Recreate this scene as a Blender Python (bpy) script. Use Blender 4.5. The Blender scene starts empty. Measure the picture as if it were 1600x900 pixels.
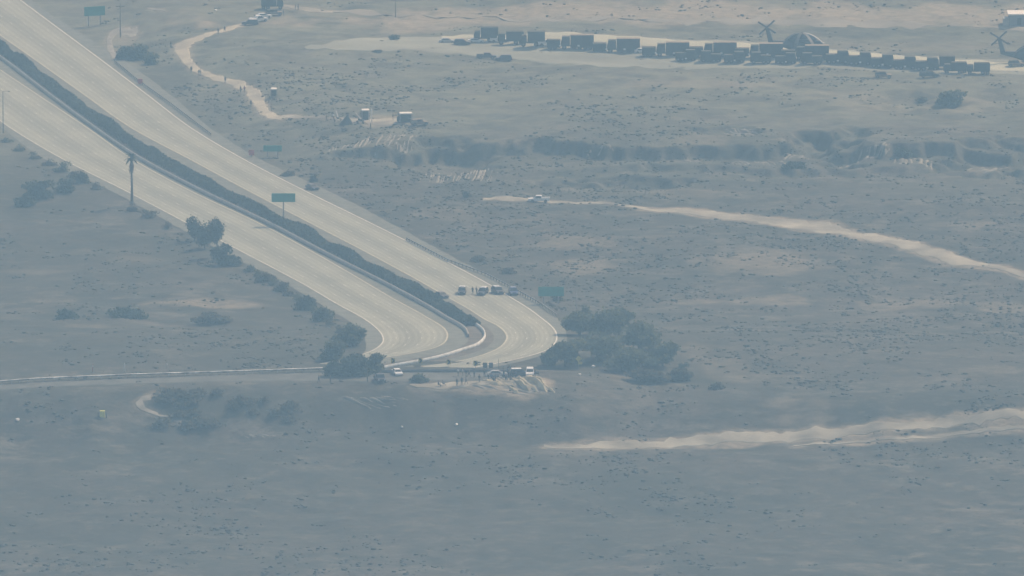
import bpy, math, random
import numpy as np
from mathutils import Vector, Matrix

R = math.radians
rnd = random.Random(11)
rng = np.random.default_rng(11)
SC = bpy.context.scene
COL = SC.collection

# ------------------------------------------------------------------ camera
TH = R(10.0); HC = 455.0; DC = HC / math.tan(TH); F = 16220.0
cam_d = bpy.data.cameras.new("camera"); cam = bpy.data.objects.new("camera", cam_d); COL.objects.link(cam)
cam.location = (0, -DC, HC); cam.rotation_euler = (math.pi / 2 - TH, 0, 0)
cam_d.sensor_width = 36; cam_d.lens = 36 * F / 1600
cam_d.clip_start = 5; cam_d.clip_end = 40000
SC.camera = cam
# ------------------------------------------------------------------ sky, sun, exposure
SUN_EL, SUN_AZ = R(42), R(38)          # azimuth clockwise from +Y: the sun stands behind the scene, to the right
w = bpy.data.worlds.new("World"); SC.world = w; w.use_nodes = True
nt = w.node_tree; bg = nt.nodes["Background"]
sky = nt.nodes.new("ShaderNodeTexSky"); sky.sky_type = 'NISHITA'; sky.sun_disc = False
sky.sun_elevation = SUN_EL; sky.sun_rotation = SUN_AZ; sky.dust_density = 2.0; sky.air_density = 1.2
nt.links.new(sky.outputs[0], bg.inputs[0]); bg.inputs[1].default_value = 0.12
sl = bpy.data.lights.new("sun", 'SUN'); sl.energy = 4.2; sl.angle = R(0.6); sl.color = (1.0, 0.93, 0.8)
sun = bpy.data.objects.new("sun", sl); COL.objects.link(sun)
sd = Vector((math.sin(SUN_AZ) * math.cos(SUN_EL), math.cos(SUN_AZ) * math.cos(SUN_EL), math.sin(SUN_EL)))
sun.rotation_euler = sd.to_track_quat('Z', 'Y').to_euler(); sun.location = (300, 300, 400)
SC.view_settings.view_transform = 'Standard'; SC.view_settings.look = 'None'
SC.view_settings.exposure = 0.0; SC.view_settings.gamma = 1.0
SC.cycles.filter_width = 1.5; SC.cycles.volume_bounces = 0; SC.cycles.max_bounces = 4; SC.cycles.diffuse_bounces = 2
HAZE_DENSITY = 0.00028; HAZE_COLOR = (0.39, 0.68, 0.97)

# ------------------------------------------------------------------ helpers: noise, rays, meshes
TAB = rng.random((256, 256))
def vnoise(x, y, s=0):
    x = np.asarray(x, float) + 37.7 * s + 1000.3; y = np.asarray(y, float) + 91.3 * s + 1000.7
    xi = np.floor(x).astype(int); yi = np.floor(y).astype(int)
    fx = x - xi; fy = y - yi
    fx = fx * fx * (3 - 2 * fx); fy = fy * fy * (3 - 2 * fy)
    a = TAB[xi % 256, yi % 256]; b = TAB[(xi + 1) % 256, yi % 256]
    c = TAB[xi % 256, (yi + 1) % 256]; d = TAB[(xi + 1) % 256, (yi + 1) % 256]
    return (a * (1 - fx) + b * fx) * (1 - fy) + (c * (1 - fx) + d * fx) * fy - 0.5
def fbm(x, y, s=0, o=3):
    t = 0; a = 1.0
    for k in range(o):
        t = t + a * vnoise(x * 2 ** k, y * 2 ** k, s + k); a *= 0.5
    return t
def smooth(t):
    t = np.clip(t, 0, 1); return t * t * (3 - 2 * t)

def base(X, Y):
    X = np.asarray(X, float); Y = np.asarray(Y, float)
    rise = 9 * smooth((-Y - 10) / 140)
    fade = 1 - smooth((X - 6) / 30)
    ye = -178 + 0.16 * np.minimum(X + 45, 0)
    s = ye - Y
    s2 = s + 7 * vnoise(X / 14, Y / 40, 5) + 3 * vnoise(X / 4, Y / 20, 6)
    top = 9 + 2.5 * fade
    return (rise + 2.5 * fade * smooth((s + 15) / 15) - (top - 2.5) * smooth((s2 - 14) / 36) - 2.5 * smooth((s - 50) / 80))

PITS = []                                # (x, y, rx, ry, depth): washed-out hollows in the plateau
CORR = None                              # freeway edge polylines in plan, once known
def seg_dist(X, Y, P):
    A = P[:-1]; B = P[1:]; d = B - A; L2 = (d ** 2).sum(1) + 1e-9
    out = np.full(X.shape, 1e9)
    for k in range(len(A)):
        t = np.clip(((X - A[k, 0]) * d[k, 0] + (Y - A[k, 1]) * d[k, 1]) / L2[k], 0, 1)
        out = np.minimum(out, (X - A[k, 0] - t * d[k, 0]) ** 2 + (Y - A[k, 1] - t * d[k, 1]) ** 2)
    return np.sqrt(out)
def corridor(X, Y):
    """metres from the freeway pavement (0 on it)"""
    if CORR is None: return np.full(np.shape(X), 99.0)
    xl = np.interp(Y, CORR[2], CORR[3]); xr = np.interp(Y, CORR[2], CORR[4])
    inside = (X > xl) & (X < xr) & (Y > -152)
    d = np.minimum(seg_dist(X, Y, CORR[0]), seg_dist(X, Y, CORR[1]))
    return np.where(inside, 0, d)
def right_of(X, Y):
    return np.where(X > np.interp(Y, CORR[2], CORR[4]), 1.0, 0.0) if CORR is not None else 1.0
def terrain(X, Y):
    X = np.asarray(X, float); Y = np.asarray(Y, float)
    z = base(X, Y)
    far = (np.abs(X) < 600) & (Y > -600) & (Y < 900)
    d = np.full(X.shape, 99.0)
    if far.any(): d[far] = corridor(X[far], Y[far])
    m = smooth((d - 3) / 22)
    ter = smooth((Y + 172) / 40) + smooth((-Y - 205) / 25)     # calm on the terrace road
    n = 1.7 * fbm(X / 62, Y / 62, 11, 2) + 1.2 * fbm(X / 19, Y / 19, 13, 3) + 0.42 * fbm(X / 4.5, Y / 4.5, 17, 2)
    z = z + m * n * np.clip(ter, 0.04, 1)
    mr = smooth((d - 6) / 30) * right_of(X, Y)
    ye = 196 + 20 * vnoise(X / 42, 0.3, 21) + 10 * vnoise(X / 12, 0.7, 22) + 6 * np.abs(vnoise(X / 5, Y / 30, 23)) * 2 + 3 * vnoise(X / 2.4, Y / 9, 26)
    z = z + mr * 3.4 * smooth((Y - ye - 2.5 * fbm(X / 2.8, Y / 5, 27, 3)) / 4.5)
    ye2 = 172 + 14 * vnoise(X / 25, 4.3, 24) + 7 * np.abs(vnoise(X / 6, Y / 30, 25)) * 2
    z = z + mr * 1.6 * smooth((Y - ye2) / 5) * smooth((X + 10) / 30)
    for (px_, py_, rx, ry, dep) in PITS:
        q = ((X - px_) / rx) ** 2 + ((Y - py_) / ry) ** 2 + 1.0 * fbm(X / 7, Y / 7, 31, 4)
        z = z - mr * dep * smooth((1.1 - q) / 0.8)
    return z

def ray(px, py):
    u = (px - 800) / F; v = (450 - py) / F
    c, s = math.cos(TH), math.sin(TH)
    d = np.array([u, c + v * s, -s + v * c]); return d / d[1]
TT = np.arange(1900, 3900, 4.0)
def hit(px, py, f=None, Z=None):
    """where the line of sight through a photo pixel meets the ground"""
    d = ray(px, py)
    if Z is not None:
        t = (Z - HC) / d[2]; return np.array([d[0] * t, d[1] * t - DC, Z])
    f = f or terrain
    g = lambda t: HC + d[2] * t - f(d[0] * t, d[1] * t - DC)
    v = g(TT); k = int(np.argmax(v < 0))
    for _ in range(2):
        if v[k] >= 0: k = len(TT) - 1
        lo, hi = TT[k - 1], TT[k]
    for n in (24, 24):
        t = np.linspace(lo, hi, n); v = g(t); k = int(np.argmax(v < 0)) or n - 1
        lo, hi = t[k - 1], t[k]
    t = 0.5 * (lo + hi); X, Y = d[0] * t, d[1] * t - DC
    return np.array([X, Y, float(f(np.array([X]), np.array([Y]))[0])])

class MB:
    def __init__(s): s.v = []; s.f = []
    def add(s, vs, fs):
        o = len(s.v); s.v += [tuple(map(float, v)) for v in vs]; s.f += [tuple(i + o for i in f) for f in fs]; return s
    def box(s, x0, x1, y0, y1, z0, z1, tx0=0, tx1=0, ty=0):
        return s.add([(x0, y0, z0), (x1, y0, z0), (x1, y1, z0), (x0, y1, z0),
                      (x0 + tx0, y0 + ty, z1), (x1 - tx1, y0 + ty, z1), (x1 - tx1, y1 - ty, z1), (x0 + tx0, y1 - ty, z1)],
                     [(3, 2, 1, 0), (4, 5, 6, 7), (0, 1, 5, 4), (1, 2, 6, 5), (2, 3, 7, 6), (3, 0, 4, 7)])
    def prism(s, prof, y0, y1):
        n = len(prof)
        return s.add([(x, y0, z) for x, z in prof] + [(x, y1, z) for x, z in prof],
                     [tuple(range(n)), tuple(range(2 * n - 1, n - 1, -1))] + [(i + n, (i + 1) % n + n, (i + 1) % n, i) for i in range(n)])
    def tube(s, pts, rads, n=7, cap=True):
        P = [Vector(p) for p in pts]; o = len(s.v)
        for i, p in enumerate(P):
            t = (P[min(i + 1, len(P) - 1)] - P[max(i - 1, 0)]).normalized()
            a = t.orthogonal().normalized() if abs(t.z) > .9 else Vector((0, 0, 1)).cross(t).normalized(); b = t.cross(a)
            for k in range(n):
                q = 2 * math.pi * k / n
                s.v.append(tuple(p + (a * math.cos(q) + b * math.sin(q)) * float(rads[i])))
        for i in range(len(P) - 1):
            for k in range(n):
                s.f.append((o + i * n + k, o + i * n + (k + 1) % n, o + (i + 1) * n + (k + 1) % n, o + (i + 1) * n + k))
        if cap:
            s.f.append(tuple(o + k for k in range(n - 1, -1, -1))); s.f.append(tuple(o + (len(P) - 1) * n + k for k in range(n)))
        return s
    def mesh(s, name, smooth_=False):
        m = bpy.data.meshes.new(name); m.from_pydata(s.v, [], s.f)
        if smooth_: m.polygons.foreach_set("use_smooth", [True] * len(m.polygons))
        m.update(); return m
def np_mesh(name, V, Fq, sm=False):
    m = bpy.data.meshes.new(name); V = np.asarray(V, np.float32); Fq = np.asarray(Fq, np.int32); k = Fq.shape[1]
    m.vertices.add(len(V)); m.vertices.foreach_set("co", V.ravel())
    m.loops.add(Fq.size); m.loops.foreach_set("vertex_index", Fq.ravel())
    m.polygons.add(len(Fq)); m.polygons.foreach_set("loop_start", np.arange(0, Fq.size, k, dtype=np.int32))
    if sm: m.polygons.foreach_set("use_smooth", np.ones(len(Fq), bool))
    m.update(calc_edges=True); return m
def link(name, mesh, mt=None, parent=None):
    o = bpy.data.objects.new(name, mesh); COL.objects.link(o); o.parent = parent
    if mt is not None:
        if mesh is not None and len(mesh.materials) == 0: mesh.materials.append(mt)
        elif mesh is not None and mesh.materials[0] != mt:
            o.material_slots[0].link = 'OBJECT'; o.material_slots[0].material = mt
    return o
def tag(o, label, cat, group=None):
    o["label"] = label; o["category"] = cat
    if group: o["group"] = group
    return o
def struct(o, kind="structure"): o["kind"] = kind; return o
def empty(name, loc, rz=0, sc=1.0):
    o = bpy.data.objects.new(name, None); COL.objects.link(o); o.location = tuple(loc); o.rotation_euler = (0, 0, rz)
    o.scale = (sc, sc, sc); o.empty_display_size = .3; return o

# ------------------------------------------------------------------ materials
def mat(name, col, rough=.8, var=.25, scale=1.0, metal=0.0, col2=None, bump=0.0, spec=.3):
    m = bpy.data.materials.new(name); m.use_nodes = True; n = m.node_tree; b = n.nodes["Principled BSDF"]
    b.inputs["Roughness"].default_value = rough; b.inputs["Metallic"].default_value = metal
    b.inputs["Specular IOR Level"].default_value = spec
    tc = n.nodes.new("ShaderNodeTexCoord"); ns = n.nodes.new("ShaderNodeTexNoise")
    ns.inputs["Scale"].default_value = scale; ns.inputs["Detail"].default_value = 5
    n.links.new(tc.outputs["Object"], ns.inputs["Vector"])
    rp = n.nodes.new("ShaderNodeValToRGB"); e = rp.color_ramp.elements
    c2 = col2 or tuple(c * (1 + var) for c in col)
    e[0].position = .35; e[1].position = .68
    e[0].color = (*[c * (1 - var) for c in col], 1); e[1].color = (*c2, 1)
    n.links.new(ns.outputs[0], rp.inputs[0]); n.links.new(rp.outputs[0], b.inputs["Base Color"])
    if bump:
        bp = n.nodes.new("ShaderNodeBump"); bp.inputs["Strength"].default_value = bump
        n.links.new(ns.outputs[0], bp.inputs["Height"]); n.links.new(bp.outputs[0], b.inputs["Normal"])
    return m
M = {}
M['concrete_wall'] = mat("barrier_concrete", (.42, .40, .36), .9, .15, .8)
M['white_paint'] = mat("white_paint", (.78, .77, .74), .6, .06, 2)
M['line'] = mat("line_paint", (.62, .60, .52), .7, .2, .6)
M['old_white'] = mat('weathered_white', (.47, .485, .47), .8, .62, .55, col2=(.82, .84, .83))
M['mound'] = mat('yellow_mound_soil', (.47, .42, .29), .95, .25, .5, bump=.3)
M['road_soil'] = mat('graded_road_soil', (.40, .37, .28), .95, .22, .12)
M['soil'] = mat("pale_soil", (.29, .272, .215), .95, .38, .10, bump=.3)
M['chalk'] = mat("chalky_soil", (.24, .23, .195), .95, .3, .3, bump=.3)
M['asphalt'] = mat("old_asphalt", (.145, .155, .13), .9, .2, .35)
M['steel'] = mat("galvanised_steel", (.34, .35, .36), .45, .12, 3, .6)
M['dark_steel'] = mat("dark_steel", (.05, .055, .06), .6, .15, 3)
M['wood'] = mat("weathered_wood", (.09, .07, .055), .9, .3, 2)
M['bark'] = mat("bark", (.10, .08, .06), .95, .35, 3)
M['sign_green'] = mat("sign_green", (.03, .26, .21), .5, .12, 1)
M['sign_yellow'] = mat("sign_yellow", (.50, .43, .09), .5, .08, 2)
M['sign_red'] = mat("sign_red", (.45, .05, .045), .5, .1, 2)
M['olive'] = mat("olive_paint", (.045, .05, .035), .75, .25, .7)
M['olive2'] = mat("olive_canvas", (.06, .06, .042), .9, .25, .6)
M['tan'] = mat("desert_tan_paint", (.25, .21, .15), .75, .15, .8)
M['tyre'] = mat("tyre_rubber", (.02, .02, .02), .9, .2, 4)
M['rim'] = mat("wheel_rim", (.22, .22, .22), .5, .1, 4, .5)
M['glass'] = mat("window_glass", (.03, .035, .04), .08, .1, 1, spec=.7)
M['black'] = mat("black_paint", (.018, .018, .02), .3, .1, 1, spec=.6)
M['darkgrey'] = mat("dark_grey_paint", (.045, .047, .052), .35, .1, 1, spec=.6)
M['blue'] = mat("dark_blue_paint", (.03, .05, .16), .35, .1, 1, spec=.6)
M['silver'] = mat("silver_paint", (.40, .41, .42), .3, .06, 1, .3, spec=.6)
M['white_car'] = mat("white_car_paint", (.75, .76, .77), .3, .04, 1, spec=.6)
M['lamp'] = mat("lamp_lens", (.75, .75, .75), .15, .05, 5, spec=.8)
M['heli'] = mat("helicopter_grey", (.07, .078, .08), .6, .15, .5)
M['heli_light'] = mat("pale_and_sunlit_grey", (.42, .43, .43), .45, .1, .5)  # also colours one rotor blade as if sunlit
M['leaf_dark'] = mat("dark_leaf", (.045, .060, .035), .8, .35, .45, col2=(.075, .09, .05))
M['leaf_mid'] = mat("mid_leaf", (.085, .105, .062), .8, .35, .45, col2=(.14, .155, .09))
M['leaf_grey'] = mat("grey_leaf", (.085, .085, .065), .85, .35, .4, col2=(.14, .135, .10))
M['palm'] = mat("palm_frond", (.05, .065, .035), .7, .3, .8)
M['palm_dead'] = mat("dry_palm_frond", (.12, .09, .06), .9, .3, .8)
M['skin'] = mat("skin", (.35, .22, .16), .6, .08, 5)
M['hair'] = mat("hair", (.03, .022, .018), .7, .2, 8)
M['cl_white'] = mat("white_cloth", (.72, .72, .70), .9, .06, 6)
M['cl_black'] = mat("black_cloth", (.02, .02, .024), .9, .2, 6)
M['cl_navy'] = mat("navy_cloth", (.03, .04, .08), .9, .2, 6)
M['cl_khaki'] = mat("khaki_cloth", (.18, .15, .10), .9, .2, 6)
M['cl_red'] = mat("red_cloth", (.30, .05, .045), .9, .2, 6)
M['cl_blue'] = mat("blue_cloth", (.10, .15, .28), .9, .2, 6)
M['cl_grey'] = mat("grey_cloth", (.16, .16, .17), .9, .2, 6)
M['yellow'] = mat("yellow_green_paint", (.60, .62, .15), .6, .1, 4)
M['wall'] = mat("shed_wall", (.24, .26, .27), .8, .1, .5)

def translucent(m, k):
    n = m.node_tree; b = n.nodes["Principled BSDF"]; out = n.nodes["Material Output"]; t = n.nodes.new("ShaderNodeBsdfTranslucent"); mx = n.nodes.new("ShaderNodeMixShader")
    n.links.new(b.inputs["Base Color"].links[0].from_socket, t.inputs["Color"]); mx.inputs[0].default_value = k
    n.links.new(b.outputs[0], mx.inputs[1]); n.links.new(t.outputs[0], mx.inputs[2]); n.links.new(mx.outputs[0], out.inputs["Surface"])
for k in ('leaf_mid', 'leaf_grey'): translucent(M[k], .5)
translucent(M['leaf_dark'], .28)
# ------------------------------------------------------------------ the freeway: photo traces of nine lengthwise edges
ROWS = [-40, 20, 60, 100, 150, 200, 250, 300, 350, 400, 450, 480]
def rows(xs): return list(zip(xs, ROWS))
ED = {
 'LOE': rows([-330, -250, -196, -140, -68, 2, 71, 176, 268, 360, 457, 508]) + [(545, 502), (566, 520), (571, 535), (571, 548), (560, 556), (540, 562), (490, 571)],
 'LOL': rows([-310, -230, -176, -120, -50, 16, 100, 199, 294, 390, 484, 535]) + [(568, 498), (591, 516), (599, 531), (592, 542), (575, 551), (545, 560), (500, 569)],
 'LIL': rows([-215, -130, -72, -14, 61, 136, 208, 300, 406, 499, 585, 638]) + [(668, 497), (692, 512), (699, 526), (688, 540), (650, 551), (590, 561), (535, 571)],
 'LB':  rows([-190, -102, -46, 12, 77, 145, 219, 313, 417, 512, 611, 666]) + [(699, 500), (722, 513), (731, 525), (728, 537), (700, 550), (640, 562), (570, 573)],
 'RIL': rows([-134, -49, 7, 64, 134, 205, 298, 391, 487, 583, 674, 727]) + [(757, 499), (780, 511), (792, 525), (787, 538), (770, 549), (730, 562), (660, 574)],
 'ROL': rows([-22, 58, 112, 166, 232, 298, 382, 479, 581, 680, 773, 822]) + [(848, 499), (865, 514), (870, 528), (864, 540), (845, 551), (805, 562), (740, 575)],
 'ROE': rows([-6, 76, 139, 202, 268, 328, 408, 516, 613, 704, 802, 856]) + [(876, 504), (883, 517), (886, 530), (877, 542), (860, 550), (830, 561), (770, 575)],
}
def crom(P, n):
    P = np.asarray(P, float); Q = np.vstack([2 * P[0] - P[1], P, 2 * P[-1] - P[-2]]); out = []
    for i in range(1, len(Q) - 2):
        t = np.linspace(0, 1, n, endpoint=False)[:, None]
        a, b, c, d = Q[i - 1], Q[i], Q[i + 1], Q[i + 2]
        out.append(.5 * (2 * b + (c - a) * t + (2 * a - 5 * b + 4 * c - d) * t ** 2 + (3 * b - a - 3 * c + d) * t ** 3))
    return np.vstack(out + [P[-1:]])
NS = 14
E = {k: crom([hit(x, y, base) for x, y in v], NS) for k, v in ED.items()}
CORR = None
def set_corr():
    global CORR
    L = E['LOE'][::4, :2]; Rr = E['ROE'][::4, :2]
    ext = lambda P: np.vstack([P[0] + (P[0] - P[1]) / np.linalg.norm(P[0] - P[1]) * 220, P])
    L = ext(L); Rr = ext(Rr)
    ys = np.linspace(-152, 760, 240)
    f = lambda P: np.interp(ys, P[::-1, 1], P[::-1, 0])
    CORR = (L, Rr, ys, f(L), f(Rr))
set_corr()
for (a, b, rx, ry, dep) in [(1268, 220, 8, 16, 3.0), (1302, 227, 9, 22, 3.0), (1330, 214, 6, 12, 2.0), (1560, 242, 20, 22, 3.0), (960, 262, 24, 10, 2.0), (690, 232, 15, 20, 2.6), (1130, 208, 12, 10, 1.6), (1420, 165, 14, 18, 1.2)]:
    p = hit(a, b, Z=4.0); PITS.append((p[0], p[1], rx, ry, dep))

# ------------------------------------------------------------------ photo polygons of bare ground
def poly_world(pts, f=None): return np.array([hit(x, y, f) for x, y in pts])
def resample(P, step):
    P = np.asarray(P, float); d = np.r_[0, np.cumsum(np.linalg.norm(np.diff(P[:, :2], axis=0), axis=1))]
    n = max(4, int(d[-1] / step)); t = np.linspace(0, d[-1], n)
    return np.stack([np.interp(t, d, P[:, k]) for k in range(P.shape[1])], 1)
def in_poly(X, Y, P):
    c = np.zeros(X.shape, bool); n = len(P)
    for i in range(n):
        x0, y0 = P[i - 1, :2]; x1, y1 = P[i, :2]
        if y0 == y1: continue
        k = ((y0 > Y) != (y1 > Y)); c ^= k & (X < (x1 - x0) * (Y - y0) / (y1 - y0) + x0)
    return c
BARE = []; SOFT = []                                # plan outlines that keep the scrub away
def ribbon(name, A, B, mt, na=None, nx=6, dz=.10, jit=0.0, seed=0, attr=None, f=None, dip=False):
    """a sheet between two plan polylines laid on the ground"""
    f = f or terrain
    A = np.asarray(A)[:, :2]; B = np.asarray(B)[:, :2]
    if na:
        rs = lambda P: np.stack([np.interp(np.linspace(0, 1, na), np.linspace(0, 1, len(P)), P[:, k]) for k in (0, 1)], 1)
        A, B = rs(A), rs(B)
    n = len(A)
    if jit:
        d = B - A; L = np.linalg.norm(d, axis=1)[:, None] + 1e-6; s = np.r_[0, np.cumsum(np.linalg.norm(np.diff(A, axis=0), axis=1))]
        j1 = jit * (.9 * fbm(s / 16, s * 0, seed, 4) + .5 * rng.standard_normal(n)); j2 = jit * (.9 * fbm(s / 16, s * 0 + 9, seed + 3, 4) + .5 * rng.standard_normal(n))
        A = A + d / L * j1[:, None]; B = B - d / L * j2[:, None]
    t = np.linspace(0, 1, nx + 1)
    P = A[:, None, :] * (1 - t)[None, :, None] + B[:, None, :] * t[None, :, None]
    X, Y = P[..., 0], P[..., 1]; Z = f(X.ravel(), Y.ravel()).reshape(X.shape) + (np.where((t < .001) | (t > .999), -.22, dz)[None, :] if dip else dz)
    V = np.stack([X, Y, Z], -1).reshape(-1, 3)
    i, j = np.meshgrid(np.arange(n - 1), np.arange(nx), indexing='ij'); a = (i * (nx + 1) + j).ravel()
    Fq = np.stack([a, a + 1, a + nx + 2, a + nx + 1], 1)
    n0 = np.cross(V[Fq[0, 1]] - V[Fq[0, 0]], V[Fq[0, 3]] - V[Fq[0, 0]])
    if n0[2] < 0: Fq = Fq[:, ::-1]
    m = np_mesh(name, V, Fq, True)
    if attr:
        at = m.attributes.new("across", 'FLOAT', 'POINT'); at.data.foreach_set("value", np.tile(t * attr, n).astype(np.float32))
    o = struct(link(name, m, mt)); return o

# ------------------------------------------------------------------ ground sheet
def axis(lo, hi, step, ends, g):
    c = np.arange(lo, hi + step / 2, step); a = [c[0]]; s = step
    while a[-1] > ends[0]: s *= g; a.append(a[-1] - s)
    b = [c[-1]]; s = step
    while b[-1] < ends[1]: s *= g; b.append(b[-1] + s)
    return np.r_[a[:0:-1], c, b[1:]]
gx = axis(-190, 190, .95, (-7000, 7000), 1.35); gy = np.unique(np.r_[axis(-385, 540, 1.5, (-4200, 11000), 1.35), np.arange(150.4, 262, .75)])
GX, GY = np.meshgrid(gx, gy, indexing='ij')
GZ = terrain(GX.ravel(), GY.ravel()).reshape(GX.shape)
V = np.stack([GX, GY, GZ], -1).reshape(-1, 3)
ni, nj = GX.shape
i, j = np.meshgrid(np.arange(ni - 1), np.arange(nj - 1), indexing='ij'); a = (i * nj + j).ravel()
gm = np_mesh("ground", V, np.stack([a, a + nj, a + nj + 1, a + 1], 1), True)
# ground cover laid out in plan: bare soil, pale dry grass and dark patches for brush and for the bank's painted shade (x, y, half width, half height in photo pixels)
def blobs(lst, s):
    out = np.zeros(GX.shape)
    wob = 1.1 * fbm(GX / 14, GY / 45, s, 3) + .5 * fbm(GX / 3.5, GY / 9, s + 4, 2)
    for (bx, by, hw, hh, amt) in lst:
        c = hit(bx, by); e = hit(bx, by - hh * .5); e2 = hit(bx, by + hh * .5)
        rx = max(1.0, hw / 16220 * (c[1] + DC)); ry = max(2.0, abs(e[1] - e2[1]))
        q = ((GX - c[0]) / rx) ** 2 + ((GY - c[1]) / ry) ** 2 + wob
        out = np.maximum(out, amt * smooth((1.2 - q) / .9))
    return out
soil = blobs([(310, 474, 105, 6, .55), (1180, 410, 110, 22, .40), (890, 380, 70, 12, .35), (900, 415, 60, 12, .4), (1210, 470, 60, 8, .35), (1430, 475, 140, 7, .35), (1560, 482, 60, 10, .4),
              (770, 606, 95, 9, .7), (820, 601, 46, 16, 1.0), (1130, 572, 40, 22, .22), (1085, 545, 35, 18, .25), (600, 190, 60, 8, .6), (1110, 130, 160, 5, .3), (1330, 150, 170, 8, .22), (1430, 170, 150, 8, .25),
              (1500, 655, 100, 8, .35), (1250, 655, 60, 8, .3), (80, 470, 50, 6, .25), (150, 510, 60, 4, .3), (50, 425, 60, 5, .2), (215, 405, 60, 6, .2), (1080, 300, 120, 8, .2), (700, 330, 60, 14, .2),
              (930, 640, 30, 12, .2), (1000, 18, 640, 15, .85), (1400, 22, 320, 15, .8), (900, 57, 200, 8, .28), (1380, 75, 200, 9, .22), (560, 20, 120, 6, .2), (1100, 470, 90, 4, .3), (1260, 630, 70, 10, .2),
              (990, 590, 50, 7, .2), (200, 55, 22, 18, .5), (1530, 268, 40, 6, .5), (1490, 350, 60, 5, .25), (1100, 215, 40, 6, .25)], 51)
dark = blobs([(65, 295, 55, 20, .8), (95, 330, 40, 8, .6), (160, 488, 80, 9, .7), (330, 490, 60, 16, .5), (330, 630, 330, 34, .75), (760, 640, 150, 22, .6), (120, 615, 90, 25, .45), (930, 530, 120, 45, .6), (880, 660, 120, 30, .35),
              (545, 545, 60, 40, .6), (1400, 52, 150, 12, .6), (1480, 150, 50, 12, .5), (1290, 220, 55, 14, .6), (960, 245, 100, 16, .6), (1230, 250, 160, 14, .5), (1560, 240, 40, 22, .6), (690, 225, 40, 20, .6),  # shaded faces of the eroded bank are painted dark here too
              (540, 215, 60, 16, .4), (220, 80, 40, 16, .6), (700, 640, 150, 22, .35), (1020, 100, 60, 6, .2), (480, 470, 40, 20, .5), (1290, 690, 150, 3, .3), (560, 135, 60, 12, .25), (450, 250, 40, 14, .35),
              (640, 310, 70, 14, .3), (870, 460, 60, 14, .4), (1040, 380, 60, 10, .3), (1300, 300, 120, 12, .25), (1250, 560, 120, 20, .2), (250, 125, 70, 34, .75), (330, 175, 80, 36, .75), (410, 225, 70, 26, .65), (420, 120, 60, 14, .3), (520, 272, 70, 22, .55), (640, 340, 70, 18, .4), (750, 405, 70, 14, .45), (110, 290, 180, 54, .85), (330, 400, 150, 38, .8), (200, 400, 280, 56, .65), (470, 478, 70, 34, .6), (60, 530, 340, 44, .55), (400, 530, 180, 44, .6), (700, 800, 1100, 105, .55), (900, 640, 300, 34, .35), (1250, 560, 300, 40, .25), (960, 500, 120, 30, .4)], 71)
def set_cover():
  cv = gm.attributes.new("cover", 'FLOAT_COLOR', 'POINT')
  for P in SOFT:
    x0, y0 = P[:, :2].min(0) - 8; x1, y1 = P[:, :2].max(0) + 8; k = (GX > x0) & (GX < x1) & (GY > y0) & (GY < y1)
    d = seg_dist(GX[k], GY[k], P[:, :2]); d[in_poly(GX[k], GY[k], P)] = 0
    big = (P[:, 0].max() - P[:, 0].min()) > 60
    soil[k] = np.maximum(soil[k], (.85 if big else .5) * smooth(1.0 - d / (2.4 if big else 1.2) + .8 * fbm(GX[k] / 5, GY[k] / 9, 61, 3)))
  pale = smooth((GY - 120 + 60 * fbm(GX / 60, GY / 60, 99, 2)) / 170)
  cc = np.stack([soil, dark, pale, np.ones_like(soil)], -1).reshape(-1).astype(np.float32); cv.data.foreach_set("color", cc)

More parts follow.
